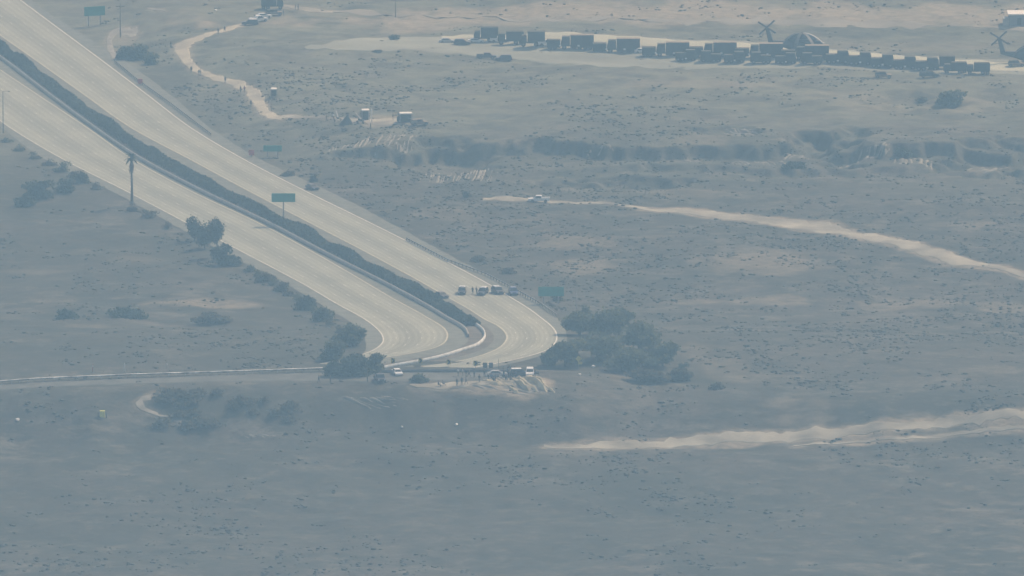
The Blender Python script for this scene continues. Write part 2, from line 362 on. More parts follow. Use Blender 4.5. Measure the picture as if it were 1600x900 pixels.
def ground_material():
    m = bpy.data.materials.new("dry_scrubland"); m.use_nodes = True; n = m.node_tree; b = n.nodes["Principled BSDF"]
    b.inputs["Roughness"].default_value = .95; b.inputs["Specular IOR Level"].default_value = .1
    tc = n.nodes.new("ShaderNodeTexCoord"); mp = n.nodes.new("ShaderNodeMapping"); mp.inputs["Scale"].default_value = (.8, 1, 1); n.links.new(tc.outputs["Object"], mp.inputs["Vector"])
    def noise(sc, det, rough=.6):
        x = n.nodes.new("ShaderNodeTexNoise"); x.inputs["Scale"].default_value = sc; x.inputs["Detail"].default_value = det; x.inputs["Roughness"].default_value = rough
        n.links.new(mp.outputs[0], x.inputs["Vector"]); return x.outputs[0]
    def ramp(inp, a, c, p0=.35, p1=.65):
        r = n.nodes.new("ShaderNodeValToRGB"); e = r.color_ramp.elements; e[0].position = p0; e[1].position = p1
        e[0].color = (*a, 1); e[1].color = (*c, 1); n.links.new(inp, r.inputs[0]); return r.outputs[0]
    def mix(f, a, c):
        x = n.nodes.new("ShaderNodeMix"); x.data_type = 'RGBA'
        for s, v in ((0, f), (6, a), (7, c)):
            if isinstance(v, tuple): x.inputs[s].default_value = (*v, 1)
            elif isinstance(v, float): x.inputs[s].default_value = v
            else: n.links.new(v, x.inputs[s])
        return x.outputs[2]
    def val(op, a, c):
        x = n.nodes.new("ShaderNodeMath"); x.operation = op; x.use_clamp = True
        for s, v in ((0, a), (1, c)):
            if isinstance(v, float): x.inputs[s].default_value = v
            else: n.links.new(v, x.inputs[s])
        return x.outputs[0]
    at = n.nodes.new("ShaderNodeAttribute"); at.attribute_name = "cover"; sp = n.nodes.new("ShaderNodeSeparateColor"); n.links.new(at.outputs[0], sp.inputs[0])
    g = ramp(noise(.018, 4), (.060, .062, .051), (.098, .090, .076), .38, .62)
    g = mix(val('MULTIPLY', ramp(noise(.075, 6, .72), (0, 0, 0), (1, 1, 1), .50, .64), .65), g, (.185, .172, .142))
    g = mix(val('MULTIPLY', ramp(noise(.16, 6, .75), (0, 0, 0), (1, 1, 1), .46, .60), .75), g, (.040, .047, .040))
    g = mix(val('MULTIPLY', ramp(noise(.30, 6, .75), (0, 0, 0), (1, 1, 1), .52, .66), .4), g, (.165, .16, .13))
    g = mix(ramp(noise(.9, 4, .7), (0, 0, 0), (1, 1, 1), .52, .72), g, (.050, .056, .046))
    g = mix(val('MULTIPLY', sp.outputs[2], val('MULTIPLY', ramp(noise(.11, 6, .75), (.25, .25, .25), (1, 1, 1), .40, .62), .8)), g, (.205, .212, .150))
    brk = ramp(noise(.45, 5, .7), (.25, .25, .25), (1, 1, 1), .35, .6)
    g = mix(val('MULTIPLY', sp.outputs[1], brk), g, (.050, .054, .042))
    g = mix(val('MULTIPLY', sp.outputs[0], brk), g, (.35, .30, .225))
    n.links.new(g, b.inputs["Base Color"])
    bp = n.nodes.new("ShaderNodeBump"); bp.inputs["Strength"].default_value = .6; bp.inputs["Distance"].default_value = .5
    n.links.new(noise(.8, 6, .7), bp.inputs["Height"]); n.links.new(bp.outputs[0], b.inputs["Normal"])
    return m
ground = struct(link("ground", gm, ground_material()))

# ------------------------------------------------------------------ freeway pavement
def lane_material():
    m = bpy.data.materials.new("lane_concrete"); m.use_nodes = True; n = m.node_tree; b = n.nodes["Principled BSDF"]
    b.inputs["Roughness"].default_value = .75; b.inputs["Specular IOR Level"].default_value = .25
    at = n.nodes.new("ShaderNodeAttribute"); at.attribute_name = "across"
    def math_(op, a, c=None):
        x = n.nodes.new("ShaderNodeMath"); x.operation = op
        for s, v in ((0, a), (1, c)):
            if v is None: continue
            if isinstance(v, (int, float)): x.inputs[s].default_value = v
            else: n.links.new(v, x.inputs[s])
        return x.outputs[0]
    tc = n.nodes.new("ShaderNodeTexCoord"); ns = n.nodes.new("ShaderNodeTexNoise"); ns.inputs["Scale"].default_value = .06; ns.inputs["Detail"].default_value = 6
    n.links.new(tc.outputs["Object"], ns.inputs["Vector"])
    q = math_('ADD', at.outputs["Fac"], math_('MULTIPLY', ns.outputs[0], .08))
    fr = math_('FRACT', q)
    wv = math_('SINE', math_('MULTIPLY', fr, 4 * math.pi))               # darker worn band in each lane
    w3 = math_('SINE', math_('MULTIPLY', q, 2.1))
    k = math_('ADD', math_('MULTIPLY', wv, .17), math_('MULTIPLY', w3, .22))
    k = math_('ADD', k, math_('MULTIPLY', ns.outputs[0], .9))
    rp = n.nodes.new("ShaderNodeValToRGB"); e = rp.color_ramp.elements; e[0].position = .15; e[1].position = .85
    e[0].color = (.205, .215, .175, 1); e[1].color = (.325, .335, .27, 1)
    n.links.new(k, rp.inputs[0]); n.links.new(rp.outputs[0], b.inputs["Base Color"])
    return m
LANE = lane_material()
lerp = lambda A, B, t: A * (1 - t) + B * t
ribbon("freeway_lanes", E['LOL'], E['LIL'], LANE, nx=24, dz=.08, attr=5, f=base)
ribbon("freeway_lanes", E['RIL'], E['ROL'], LANE, nx=24, dz=.08, attr=5, f=base)
ribbon("road_shoulder", E['LOE'], E['LOL'], M['asphalt'], nx=4, dz=.07, jit=.25, seed=3, f=base)
ribbon("road_shoulder", E['LIL'], E['LB'], M['asphalt'], nx=4, dz=.07, f=base)
ribbon("road_shoulder", E['ROL'], E['ROE'], M['asphalt'], nx=5, dz=.07, jit=.3, seed=5, f=base)
MED = mat("median_earth", (.11, .10, .08), .95, .3, .3)
PAV = mat("median_paving", (.20, .195, .175), .9, .15, .3)
HR0 = lerp(E['LB'], E['RIL'], .66)
ribbon("median_strip", E['LB'], HR0, MED, nx=4, dz=.06, f=base)
ribbon("road_shoulder", HR0, E['RIL'], M['asphalt'], nx=4, dz=.065, f=base)
def along(P, wdt, name, mt, dz=.11, i0=0, i1=None, dash=None):
    P = P[i0:i1, :2]; P = resample(P, .8) if dash else P
    d = np.gradient(P, axis=0); d /= np.linalg.norm(d, axis=1)[:, None] + 1e-9; nrm = np.stack([-d[:, 1], d[:, 0]], 1)
    A, B = P + nrm * wdt / 2, P - nrm * wdt / 2
    if not dash: return ribbon(name, A, B, mt, nx=1, dz=dz, f=base)
    s = np.r_[0, np.cumsum(np.linalg.norm(np.diff(P, axis=0), axis=1))]; on = (s % dash[1]) < dash[0]
    Z = base(P[:, 0], P[:, 1]) + dz; V = []; Fq = []
    for k in range(len(P) - 1):
        if on[k] and on[k + 1]:
            o = len(V); V += [(*A[k], Z[k]), (*B[k], Z[k]), (*B[k + 1], Z[k + 1]), (*A[k + 1], Z[k + 1])]; Fq.append((o, o + 1, o + 2, o + 3))
    return struct(link(name, np_mesh(name, V, Fq), mt))
along(E['LOL'], .28, "edge_line", M['line']); along(E['ROL'], .36, "edge_line", M['line'])
YL = mat("yellow_line_paint", (.46, .44, .33), .7, .15, .6)
along(E['LIL'], .4, "edge_line", YL); along(E['RIL'], .4, "edge_line", YL)
for a, b in (('LOL', 'LIL'), ('RIL', 'ROL')):
    for t in (.2, .4, .6, .8):
        along(lerp(E[a], E[b], t), .15, "lane_line", M['line'], dash=(4.0, 14.6))

# ------------------------------------------------------------------ bare roads, the parade pad
def dirt(name, up, lo, mt, jit=.8, seed=0, dz=.12, nx=12, step=1.6):
    A = resample(poly_world(up), step); B = resample(poly_world(lo), step); n = max(len(A), len(B))
    BARE.append(np.vstack([A, B[::-1]]))
    if mt in (M['soil'], M['chalk'], M['road_soil']): SOFT.append(BARE[-1])
    return ribbon(name, A, B, mt, na=n, nx=nx, dz=dz, jit=jit, seed=seed, dip=True)
PAD = mat("pad_concrete", (.235, .245, .195), .9, .22, .035)
dirt("concrete_pad", [(474, 73), (600, 58), (745, 53), (940, 54), (1016, 58), (1080, 62), (1150, 64), (1250, 72), (1310, 76), (1345, 80), (1440, 87), (1500, 92), (1640, 100)],
     [(476, 75), (600, 80), (740, 88), (800, 94), (900, 102), (1000, 106), (1100, 110), (1200, 108), (1300, 106), (1400, 112), (1500, 116), (1560, 117), (1640, 119)], PAD, 2.5, 1, nx=30, step=3)
dirt("dirt_road", [(386, 35), (345, 46), (310, 56), (285, 63), (268, 71), (273, 85), (286, 100), (300, 112), (318, 120), (350, 130), (374, 140), (385, 152), (394, 165), (404, 178), (420, 187), (440, 189)],
     [(388, 39), (350, 51), (322, 59), (305, 66), (297, 74), (297, 84), (303, 95), (312, 105), (327, 113), (352, 122), (383, 129), (402, 140), (415, 153), (420, 170), (432, 178), (452, 182)], M['road_soil'], .6, 2)
dirt("dirt_track", [(440, 180), (480, 182), (520, 184), (560, 186), (610, 184), (650, 186)], [(440, 184), (480, 186), (520, 188), (560, 193), (610, 197), (655, 192)], M['soil'], .5, 3)
dirt("dirt_track", [(755, 310), (850, 312), (960, 318), (1010, 325)], [(755, 313), (850, 316.5), (960, 321), (1010, 328)], M['soil'], 1.0, 4)
dirt("dirt_road", [(1005, 325), (1100, 328), (1200, 339), (1300, 347), (1320, 357), (1380, 368), (1420, 377), (1480, 392), (1540, 412), (1600, 427), (1660, 440)],
     [(1005, 329), (1060, 333), (1120, 342), (1200, 351), (1260, 361), (1300, 365), (1330, 373), (1400, 385), (1450, 403), (1475, 414), (1540, 419), (1600, 434), (1660, 450)], M['soil'], 1.6, 5, nx=16)
dirt("dirt_road", [(850, 697), (950, 688), (1080, 682), (1200, 675), (1300, 671), (1400, 660), (1500, 649), (1600, 641), (1660, 638)],
     [(850, 700), (950, 702), (1080, 698), (1200, 693), (1275, 687), (1350, 680), (1440, 670), (1520, 661), (1600, 655), (1660, 652)], M['soil'], 1.4, 6, nx=16)
dirt("dirt_track", [(1240, 696), (1320, 690), (1400, 684), (1500, 674), (1600, 666), (1660, 662)], [(1240, 698), (1320, 693), (1400, 688), (1500, 679), (1600, 671), (1660, 667)], M['soil'], .5, 7)
dirt("dirt_track", [(245, 610), (225, 618), (207, 630), (213, 640), (235, 648), (262, 653)], [(249, 613), (232, 623), (221, 631), (223, 640), (238, 646), (265, 652)], M['chalk'], 1.1, 8)
dirt("dirt_track", [(272, 656), (290, 661), (305, 664)], [(272, 659), (290, 664), (312, 666)], M['chalk'], .7, 9)
dirt("dirt_track", [(500, 18), (620, 22), (760, 27), (900, 27), (1060, 28), (1200, 28), (1330, 32), (1480, 36), (1660, 38)], [(500, 20), (620, 25), (760, 31), (900, 33), (1060, 36), (1200, 37), (1330, 42), (1480, 42), (1660, 46)], mat("pale_track", (.235, .22, .175), .95, .25, .05), 6, 10, nx=8, step=4)
dirt("dirt_track", [(440, 7), (480, 12), (520, 17)], [(437, 11), (475, 18), (520, 21)], M['soil'], .8, 11)
dirt("dirt_track", [(176, 92), (166, 78), (165, 62), (172, 48), (190, 42)], [(186, 94), (178, 78), (175, 64), (181, 55), (194, 48)], M['chalk'], .5, 12)
dirt("dirt_track", [(192, 40), (205, 41), (214, 40)], [(190, 56), (206, 60), (216, 52)], M['chalk'], 2.5, 13, nx=8)
dirt("dirt_track", [(230, 12), (256, 15)], [(230, 15), (258, 19)], M['chalk'], .5, 14)
set_cover()
STRIP = mat("bright_sunlit_concrete", (.40, .40, .30), .9, .12, .06)  # pale ground behind the trucks, its sunlit brightness put into the colour
dirt("concrete_strip", [(690, 57), (745, 54), (940, 55), (1016, 59), (1080, 63), (1150, 66), (1250, 74), (1310, 78), (1345, 82), (1440, 89), (1500, 94), (1640, 102)],
     [(690, 63), (745, 61), (940, 70), (1016, 76), (1080, 80), (1150, 83), (1250, 89), (1310, 92), (1345, 95), (1440, 101), (1500, 106), (1560, 112), (1640, 117)], STRIP, 2.0, 21, dz=.24, nx=10, step=3)
# terrace road behind the bluff
dirt("frontage_road", [(-60, 606), (60, 597), (200, 592), (330, 587), (510, 581), (600, 580), (700, 580), (840, 583)], [(-60, 616), (60, 606), (200, 601), (330, 598), (510, 596), (600, 597), (700, 596), (840, 592)], mat("worn_asphalt", (.10, .105, .095), .9, .25, .3), .5, 15)
dirt("dirt_track", [(640, 601), (700, 599), (760, 594), (800, 590), (850, 594)], [(640, 604), (700, 607), (760, 601), (800, 606), (858, 612)], M['soil'], 1.4, 16, dz=.16)

# washed-out ribs of bare soil on the banks: real ridges, their feet below the ground
def eroded_bank(cx, cy, hw, hh, ribs, mt, amp=.55, lean=0.0, seed=0):
    A = hit(cx, cy + hh); B = hit(cx, cy - hh); hwm = hw / 16220 * (A[1] + DC)
    nu = int(ribs * 7); nv = 14
    u, v = np.meshgrid(np.linspace(-1, 1, nu), np.linspace(0, 1, nv), indexing='ij')
    X = A[0] + u * hwm + lean * (v - .5) * hwm / ribs * 2; Y = A[1] + (B[1] - A[1]) * v
    ph = u * ribs * .5 + 1.3 * fbm(u * ribs * .4, v * 1.6, seed, 3)
    rid = 1 - 2 * np.abs(ph - np.floor(ph) - .5)
    amt = fbm(u * ribs * .45, v * 2.6, seed + 5, 3) * 2.0 + .10
    fall = smooth((1 - np.abs(u)) / .25) * smooth(v / .25) * smooth((1 - v) / .25)
    h = amp * ((rid - .55) * 1.5 + amt * .6) * fall - .45 * (1 - fall) - .12
    Z = terrain(X.ravel(), Y.ravel()).reshape(X.shape) + h
    V = np.stack([X, Y, Z], -1).reshape(-1, 3)
    i, j = np.meshgrid(np.arange(nu - 1), np.arange(nv - 1), indexing='ij'); a = (i * nv + j).ravel()
    struct(link("eroded_bank", np_mesh("eroded_bank", V, np.stack([a, a + nv, a + nv + 1, a + 1], 1), True), mt))
eroded_bank(720, 278, 74, 15, 24, M['chalk'], .5, 3, 1)
eroded_bank(545, 232, 40, 9, 12, M['chalk'], .35, 2, 31)
eroded_bank(605, 224, 54, 17, 18, M['chalk'], .55, 3, 2)
eroded_bank(1185, 249, 56, 11, 13, M['chalk'], .5, -2, 3)
eroded_bank(1310, 254, 100, 11, 20, M['chalk'], .5, 2, 4)
eroded_bank(1430, 255, 40, 10, 7, M['soil'], .5, 0, 5)
eroded_bank(1535, 270, 36, 9, 6, M['chalk'], .4, 4, 6)
eroded_bank(935, 238, 30, 10, 5, M['chalk'], .35, 0, 7)
eroded_bank(1080, 248, 14, 8, 3, M['chalk'], .4, -3, 8)
eroded_bank(590, 630, 44, 15, 6, M['chalk'], .45, -5, 9)
eroded_bank(618, 624, 20, 9, 3, M['chalk'], .45, -4, 10)
eroded_bank(775, 611, 60, 12, 6, M['chalk'], .5, -5, 12)
eroded_bank(822, 604, 40, 15, 7, M['mound'], 1.3, -4, 13)
eroded_bank(800, 598, 50, 7, 8, M['mound'], .7, -2, 33)
eroded_bank(400, 682, 34, 6, 6, M['chalk'], .3, -3, 14)
eroded_bank(1160, 205, 40, 8, 6, M['chalk'], .35, -4, 15)

# ------------------------------------------------------------------ vegetation
def leaf_quads(P, size, flat=.0):
    n = len(P); d = rng.standard_normal((n, 3)); d[:, 2] += flat * 2; d /= np.linalg.norm(d, axis=1)[:, None]
    a = np.cross(d, rng.standard_normal((n, 3))); a /= np.linalg.norm(a, axis=1)[:, None]; b = np.cross(d, a)
    s = (size * (.6 + .8 * rng.random(n)))[:, None]
    V = np.stack([P + a * s, P + b * s * .6, P - a * s, P - b * s * .6], 1).reshape(-1, 3)
    return V, np.arange(4 * n).reshape(n, 4)
def crown_points(n, lobes):
    out = []
    tot = sum(l[3] * l[4] for l in lobes)
    for (x, y, z, r, h) in lobes:
        k = int(n * r * h / tot); d = rng.standard_normal((k, 3)); d /= np.linalg.norm(d, axis=1)[:, None]
        rr = rng.random(k) ** .42 * np.where(rng.random(k) < .12, 1.3, 1.0) * (1 + .35 * fbm(d[:, 0] * 2 + x, d[:, 1] * 2 + d[:, 2] * 3, int(abs(x * 7)) % 50, 2))
        out.append(np.stack([x + d[:, 0] * r * rr, y + d[:, 1] * r * rr, z + d[:, 2] * h * rr], 1))
    return np.vstack(out)
def px_m(p): return (p[1] + DC) / math.cos(TH) / F           # metres per photo pixel there
def tree(name, label, cat, cx, base_y, wpx, hpx, leaf='leaf_dark', group=None, trunk=True, n=2200, lobes=7, seed=0, low=.25):
    """a tree or bush whose foot stands at photo (cx, base_y) and which is wpx wide and hpx tall there"""
    p = hit(cx, base_y); k = px_m(p); W = wpx * k; H = hpx * k
    r = random.Random(seed * 31 + int(cx)); root = empty(name, p - np.array([0, 0, .15]))
    tag(root, label, cat, group)
    L = []
    for q in range(lobes):
        an = 2 * math.pi * q / lobes + r.uniform(-.5, .5); rad = W * r.uniform(.10, .34)
        rr = W * r.uniform(.17, .27); hh = H * r.uniform(.16, .26)
        L.append((math.cos(an) * rad, math.sin(an) * rad * .8, H * (low + r.uniform(.12, .95 - low) * (.82 if q else 1)) - (hh * .3), rr, hh))
    L.append((0, 0, H * .72, W * .26, H * .26))
    if not trunk: L += [(W * r.uniform(-.25, .25), W * r.uniform(-.15, .15), H * .22, W * .3, H * .24) for _ in range(3)]
    V, Fq = leaf_quads(crown_points(n, L), max(.16, min(.42, W * .05)))
    link("crown", np_mesh("crown", V, Fq), M[leaf], root)
    t = MB(); tr = max(.06, W * .03)
    bx = r.uniform(-.08, .08) * W
    t.tube([(0, 0, -.2), (bx * .4, 0, H * .25), (bx, 0, H * .62)], [tr * 1.3, tr, tr * .5], 7)
    tm = link("trunk", t.mesh("trunk", True), M['bark'], root)
    lm = MB()
    for l in L[:5]: lm.tube([(bx * .5, 0, H * .28), (l[0] * .55, l[1] * .55, (l[2] + H * .3) * .5), (l[0], l[1], l[2])], [tr * .6, tr * .4, tr * .15], 5)
    link("limb", lm.mesh("limb", True), M['bark'], root)
    return root

g = "trees by the freeway bend"
TREES = [
 (905, 523, 68, 38, 'leaf_mid', "rounded green tree nearest the bend of the freeway, below the thin pale pole"),
 (950, 528, 82, 46, 'leaf_mid', "dark tree at the top of the grove, just past the rounded green one"),
 (1000, 545, 84, 46, 'leaf_mid', "widest tree on the outer side of the grove by the freeway bend"),
 (1036, 572, 56, 34, 'leaf_mid', "small tree at the outer tip of the grove, next to reddish bare soil"),
 (935, 564, 96, 46, 'leaf_mid', "broad tree in the middle of the grove behind the yellow diamond sign"),
 (985, 580, 96, 38, 'leaf_mid', "low broad tree at the foot of the grove, sloping to the brush"),
 (884, 572, 62, 40, 'leaf_mid', "dark tree covering the lower edge of the freeway bend, beside the yellow diamond sign"),
 (858, 571, 36, 22, 'leaf_mid', "low bushy tree touching the pavement beyond the white car"),
 (1010, 596, 70, 20, 'leaf_grey', "grey low tree at the very foot of the grove"),
 (1062, 594, 50, 18, 'leaf_grey', "grey low tree below the reddish bare soil, farthest from the freeway"),
 (968, 506, 54, 26, 'leaf_mid', "small tree behind the top of the grove, highest up the slope"),
]
for k, (cx, by, wp, hp, lf, lb) in enumerate(TREES): tree("leafy_tree", lb, "tree", cx, by, wp, hp, lf, g, seed=k, n=2600)
g = "trees and bushes inside the bend"
for k, (cx, by, wp, hp, lf, lb) in enumerate([
 (548, 540, 56, 36, 'leaf_mid', "bushy tree beside the shoulder where the lower lanes start to bend"),
 (520, 562, 50, 30, 'leaf_mid', "dark bushy tree behind the frontage road guardrail's end"),
 (556, 586, 70, 33, 'leaf_dark', "dark spreading tree in front of the lower lanes, next to the dark pickup"),
 (585, 580, 44, 28, 'leaf_mid', "low bush hiding the end of the lower lanes"),
 (522, 588, 34, 26, 'leaf_dark', "small dark bush at the end of the white guardrail")]):
    tree("bushy_tree", lb, "tree", cx, by, wp, hp, lf, g, seed=20 + k, n=2200, trunk=k < 3, low=.1)
g = "trees on the bank below the lower lanes"
tree("eucalyptus_tree", "slender leaning tree, farthest up the bank of the three beside the lower lanes", "tree", 304, 376, 34, 40, 'leaf_dark', g, seed=41, n=1500)
tree("eucalyptus_tree", "dense low tree between the slender tree and the round topped one", "tree", 320, 388, 34, 42, 'leaf_dark', g, seed=42, n=1500)
tree("eucalyptus_tree", "round topped tree with bare pale trunks on the bank of the lower lanes", "tree", 338, 400, 36, 62, 'leaf_dark', g, seed=43, n=2000, low=.42)
tree("bush", "rounded dark bush at the foot of the round topped tree", "bush", 352, 414, 50, 36, 'leaf_dark', None, False, seed=44, n=2000, low=.1)
g = "bushes dotted over the scrubland"
BUSHES = [
 (415, 440, 34, 16, 'leaf_grey', "grey bush on the bank edge below the lower lanes"),
 (440, 455, 30, 16, 'leaf_grey', "second grey bush along the bank, nearer the bend"),
 (478, 484, 40, 24, 'leaf_dark', "dark bush along the bank of the lower lanes"),
 (505, 502, 40, 26, 'leaf_mid', "green bush on the bank just before the lower lanes bend"),
 (128, 286, 30, 20, 'leaf_dark', "dark bush touching the shoulder uphill of the palm tree"),
 (100, 300, 44, 22, 'leaf_dark', "dark bush above the big shrub patch on the slope"),
 (60, 308, 60, 26, 'leaf_dark', "widest dark bush on the slope under the lower lanes"),
 (40, 322, 40, 18, 'leaf_dark', "dark bush at the outer end of the shrub patch"),
 (206, 330, 20, 18, 'leaf_grey', "grey tuft of brush around the foot of the palm"),
 (195, 92, 34, 22, 'leaf_dark', "dark bush beside the access track next to the freeway"),
 (220, 92, 46, 24, 'leaf_mid', "big green bush near the pale stone and the utility pole"),
 (236, 100, 30, 16, 'leaf_mid', "smaller green bush beside the big green one"),
 (1486, 163, 52, 22, 'leaf_mid', "green clump of brush alone on the plateau"),
 (1440, 160, 26, 10, 'leaf_grey', "low grey brush beside the green clump on the plateau"),
 (615, 62, 20, 9, 'leaf_dark', "dark shrub at the edge of the concrete pad"),
 (590, 82, 18, 5, 'leaf_grey', "low shrub on the lower edge of the concrete pad"),
 (490, 284, 16, 13, 'leaf_dark', "dark bush behind the car stopped on the shoulder"),
 (728, 308, 14, 11, 'leaf_dark', "single dark bush below the eroded bank"),
 (102, 498, 46, 16, 'leaf_dark', "dark patch of brush below the light strip of soil, farther from the bend"),
 (200, 496, 70, 14, 'leaf_dark', "dark low brush directly under the light strip of soil"),
 (330, 505, 60, 18, 'leaf_grey', "grey brush between the light soil strip and the bend"),
 (655, 597, 34, 15, 'leaf_mid', "green bush growing out of the frontage road near the white car"),
 (1065, 580, 26, 14, 'leaf_dark', "dark bush just past the grove's outer tip"),
 (1120, 608, 30, 12, 'leaf_grey', "low bush on the brushy slope below the reddish soil"),
 (870, 470, 22, 12, 'leaf_mid', "bush at the foot of the green sign by the upper lanes"),
 (915, 492, 26, 16, 'leaf_mid', "bush beside the thin pale pole"),
 (748, 408, 30, 10, 'leaf_grey', "brush outside the guardrail of the upper lanes"),
 (795, 427, 26, 10, 'leaf_grey', "brush outside the guardrail near the patrol cars"),
 (450, 275, 24, 10, 'leaf_grey', "brush outside the shoulder uphill of the stopped car"),
 (1410, 242, 36, 12, 'leaf_dark', "dark brush on the rim of the eroded bank"),
 (1240, 262, 40, 10, 'leaf_dark', "dark brush at the foot of the eroded bank"),
]
for k, (cx, by, wp, hp, lf, lb) in enumerate(BUSHES): tree("bush", lb, "bush", cx, by, wp, hp, lf, g, False, n=700 + int(wp * hp * .6), seed=60 + k, lobes=6, low=.08)

g = "low brush fringing the shoulder of the lower lanes"
for (cx, by) in [(392, 424), (404, 432), (428, 446), (452, 462), (464, 470), (490, 490), (516, 508), (530, 520), (368, 416), (30, 236), (52, 248), (78, 258), (98, 268), (118, 276), (10, 222), (150, 296), (232, 340), (262, 358)]:
    tree("bush", "low grey brush in the broken fringe along the shoulder of the lower lanes", "bush", cx, by, rnd.uniform(18, 34), rnd.uniform(8, 15), 'leaf_grey' if rnd.random() < .5 else 'leaf_mid', g, False, n=420, seed=300 + int(cx), lobes=5, low=.05)
g = "low bushes of the brush mass on the lower slope"
for k in range(26):
    cx = 250 + 210 * rnd.random(); by = 612 + 60 * rnd.random(); wq = rnd.uniform(26, 52)
    tree("bush", "low grey bush in the brush mass between the footpath loop and the pale erosion scars", "bush", cx, by, wq, rnd.uniform(9, 15), 'leaf_grey', g, False, n=420, seed=200 + k, lobes=5, low=.05)
# palm
def palm(cx, by, hpx):
    p = hit(cx, by); k = px_m(p); H = hpx * k; root = empty("palm_tree", p)
    tag(root, "tall fan palm with shaggy dry skirt standing beside the lower lanes", "palm tree")
    t = MB(); t.tube([(0, 0, -.3), (.05, 0, H * .3), (-.05, 0, H * .6), (0, 0, H * .8)], [.42, .30, .27, .30], 9); link("trunk", t.mesh("trunk", True), M['bark'], root)
    def frond(el, az, L, w):
        V = []; Fq = []; n = 6; a = np.array([math.cos(az), math.sin(az), 0]); b = np.array([-math.sin(az), math.cos(az), 0])
        for q in range(n + 1):
            t_ = q / n; e = el - 1.5 * t_ * t_
            pt = (a * math.cos(el) * L * t_ + np.array([0, 0, math.sin(el) * L * t_ - .9 * L * t_ * t_ * .5]))
            ww = w * math.sin(math.pi * min(.97, .12 + t_ * .85)) ** .7
            V += [pt + b * ww + np.array([0, 0, -.12 * ww]), pt + np.array([0, 0, .05]), pt - b * ww + np.array([0, 0, -.12 * ww])]
        for q in range(n):
            o = q * 3; Fq += [(o, o + 1, o + 4, o + 3), (o + 1, o + 2, o + 5, o + 4)]
        return V, Fq
    for q in range(34):
        el = rnd.uniform(-.35, 1.35); m = MB(); v, f = frond(el, rnd.uniform(0, 6.28), rnd.uniform(1.9, 2.7), .42); m.add(v, f)
        o = link("frond", m.mesh("frond"), M['palm'], root); o.location = (0, 0, H * .84 + rnd.uniform(-.2, .3))
    sk = MB()
    for q in range(60):
        v, f = frond(rnd.uniform(-1.5, -.9), rnd.uniform(0, 6.28), rnd.uniform(1.2, 2.0), .3); z = H * rnd.uniform(.70, .83)
        sk.add([(x * .75, y * .75, zz + z) for x, y, zz in v], f)
    link("dry_skirt", sk.mesh("dry_skirt"), M['palm_dead'], root)
palm(206, 318, 86)

# median hedge
def hedge():
    i1 = ROWS.index(480) * NS + int(1.9 * NS)
    A = E['LB'][:i1]; B = E['RIL'][:i1]; n = 62000
    s = rng.random(n) * (len(A) - 1.001); k = s.astype(int); f = (s - k)[:, None]
    a = A[k] * (1 - f) + A[k + 1] * f; b = B[k] * (1 - f) + B[k + 1] * f
    wd = np.linalg.norm((b - a)[:, :2], axis=1)
    edge = .13 * fbm(s / 4, s * 0, 81, 3)
    lo = np.clip(.13 + .9 / np.maximum(wd, 4) * .6, 0, .4); hi = .52 + edge
    t = lo + (hi - lo) * rng.random(n); q = (t - lo) / (hi - lo)
    hgt = (1.7 + 1.6 * fbm(s / 4, q * 1.5, 83, 3)) * np.clip(np.sin(np.pi * np.clip(q * .9 + .05, 0, 1)), 0, 1) ** .4
    z = hgt * np.where(rng.random(n) < .7, 1, rng.random(n)) + .15 * rng.standard_normal(n)
    P = a * (1 - t[:, None]) + b * t[:, None]; P[:, 2] = base(P[:, 0], P[:, 1]) + np.maximum(z, .05)
    V, Fq = leaf_quads(P, .36)
    tag(link("hedge", np_mesh("hedge", V, Fq), M['leaf_dark']), "long dark hedge running down the middle of the freeway", "hedge")
hedge()

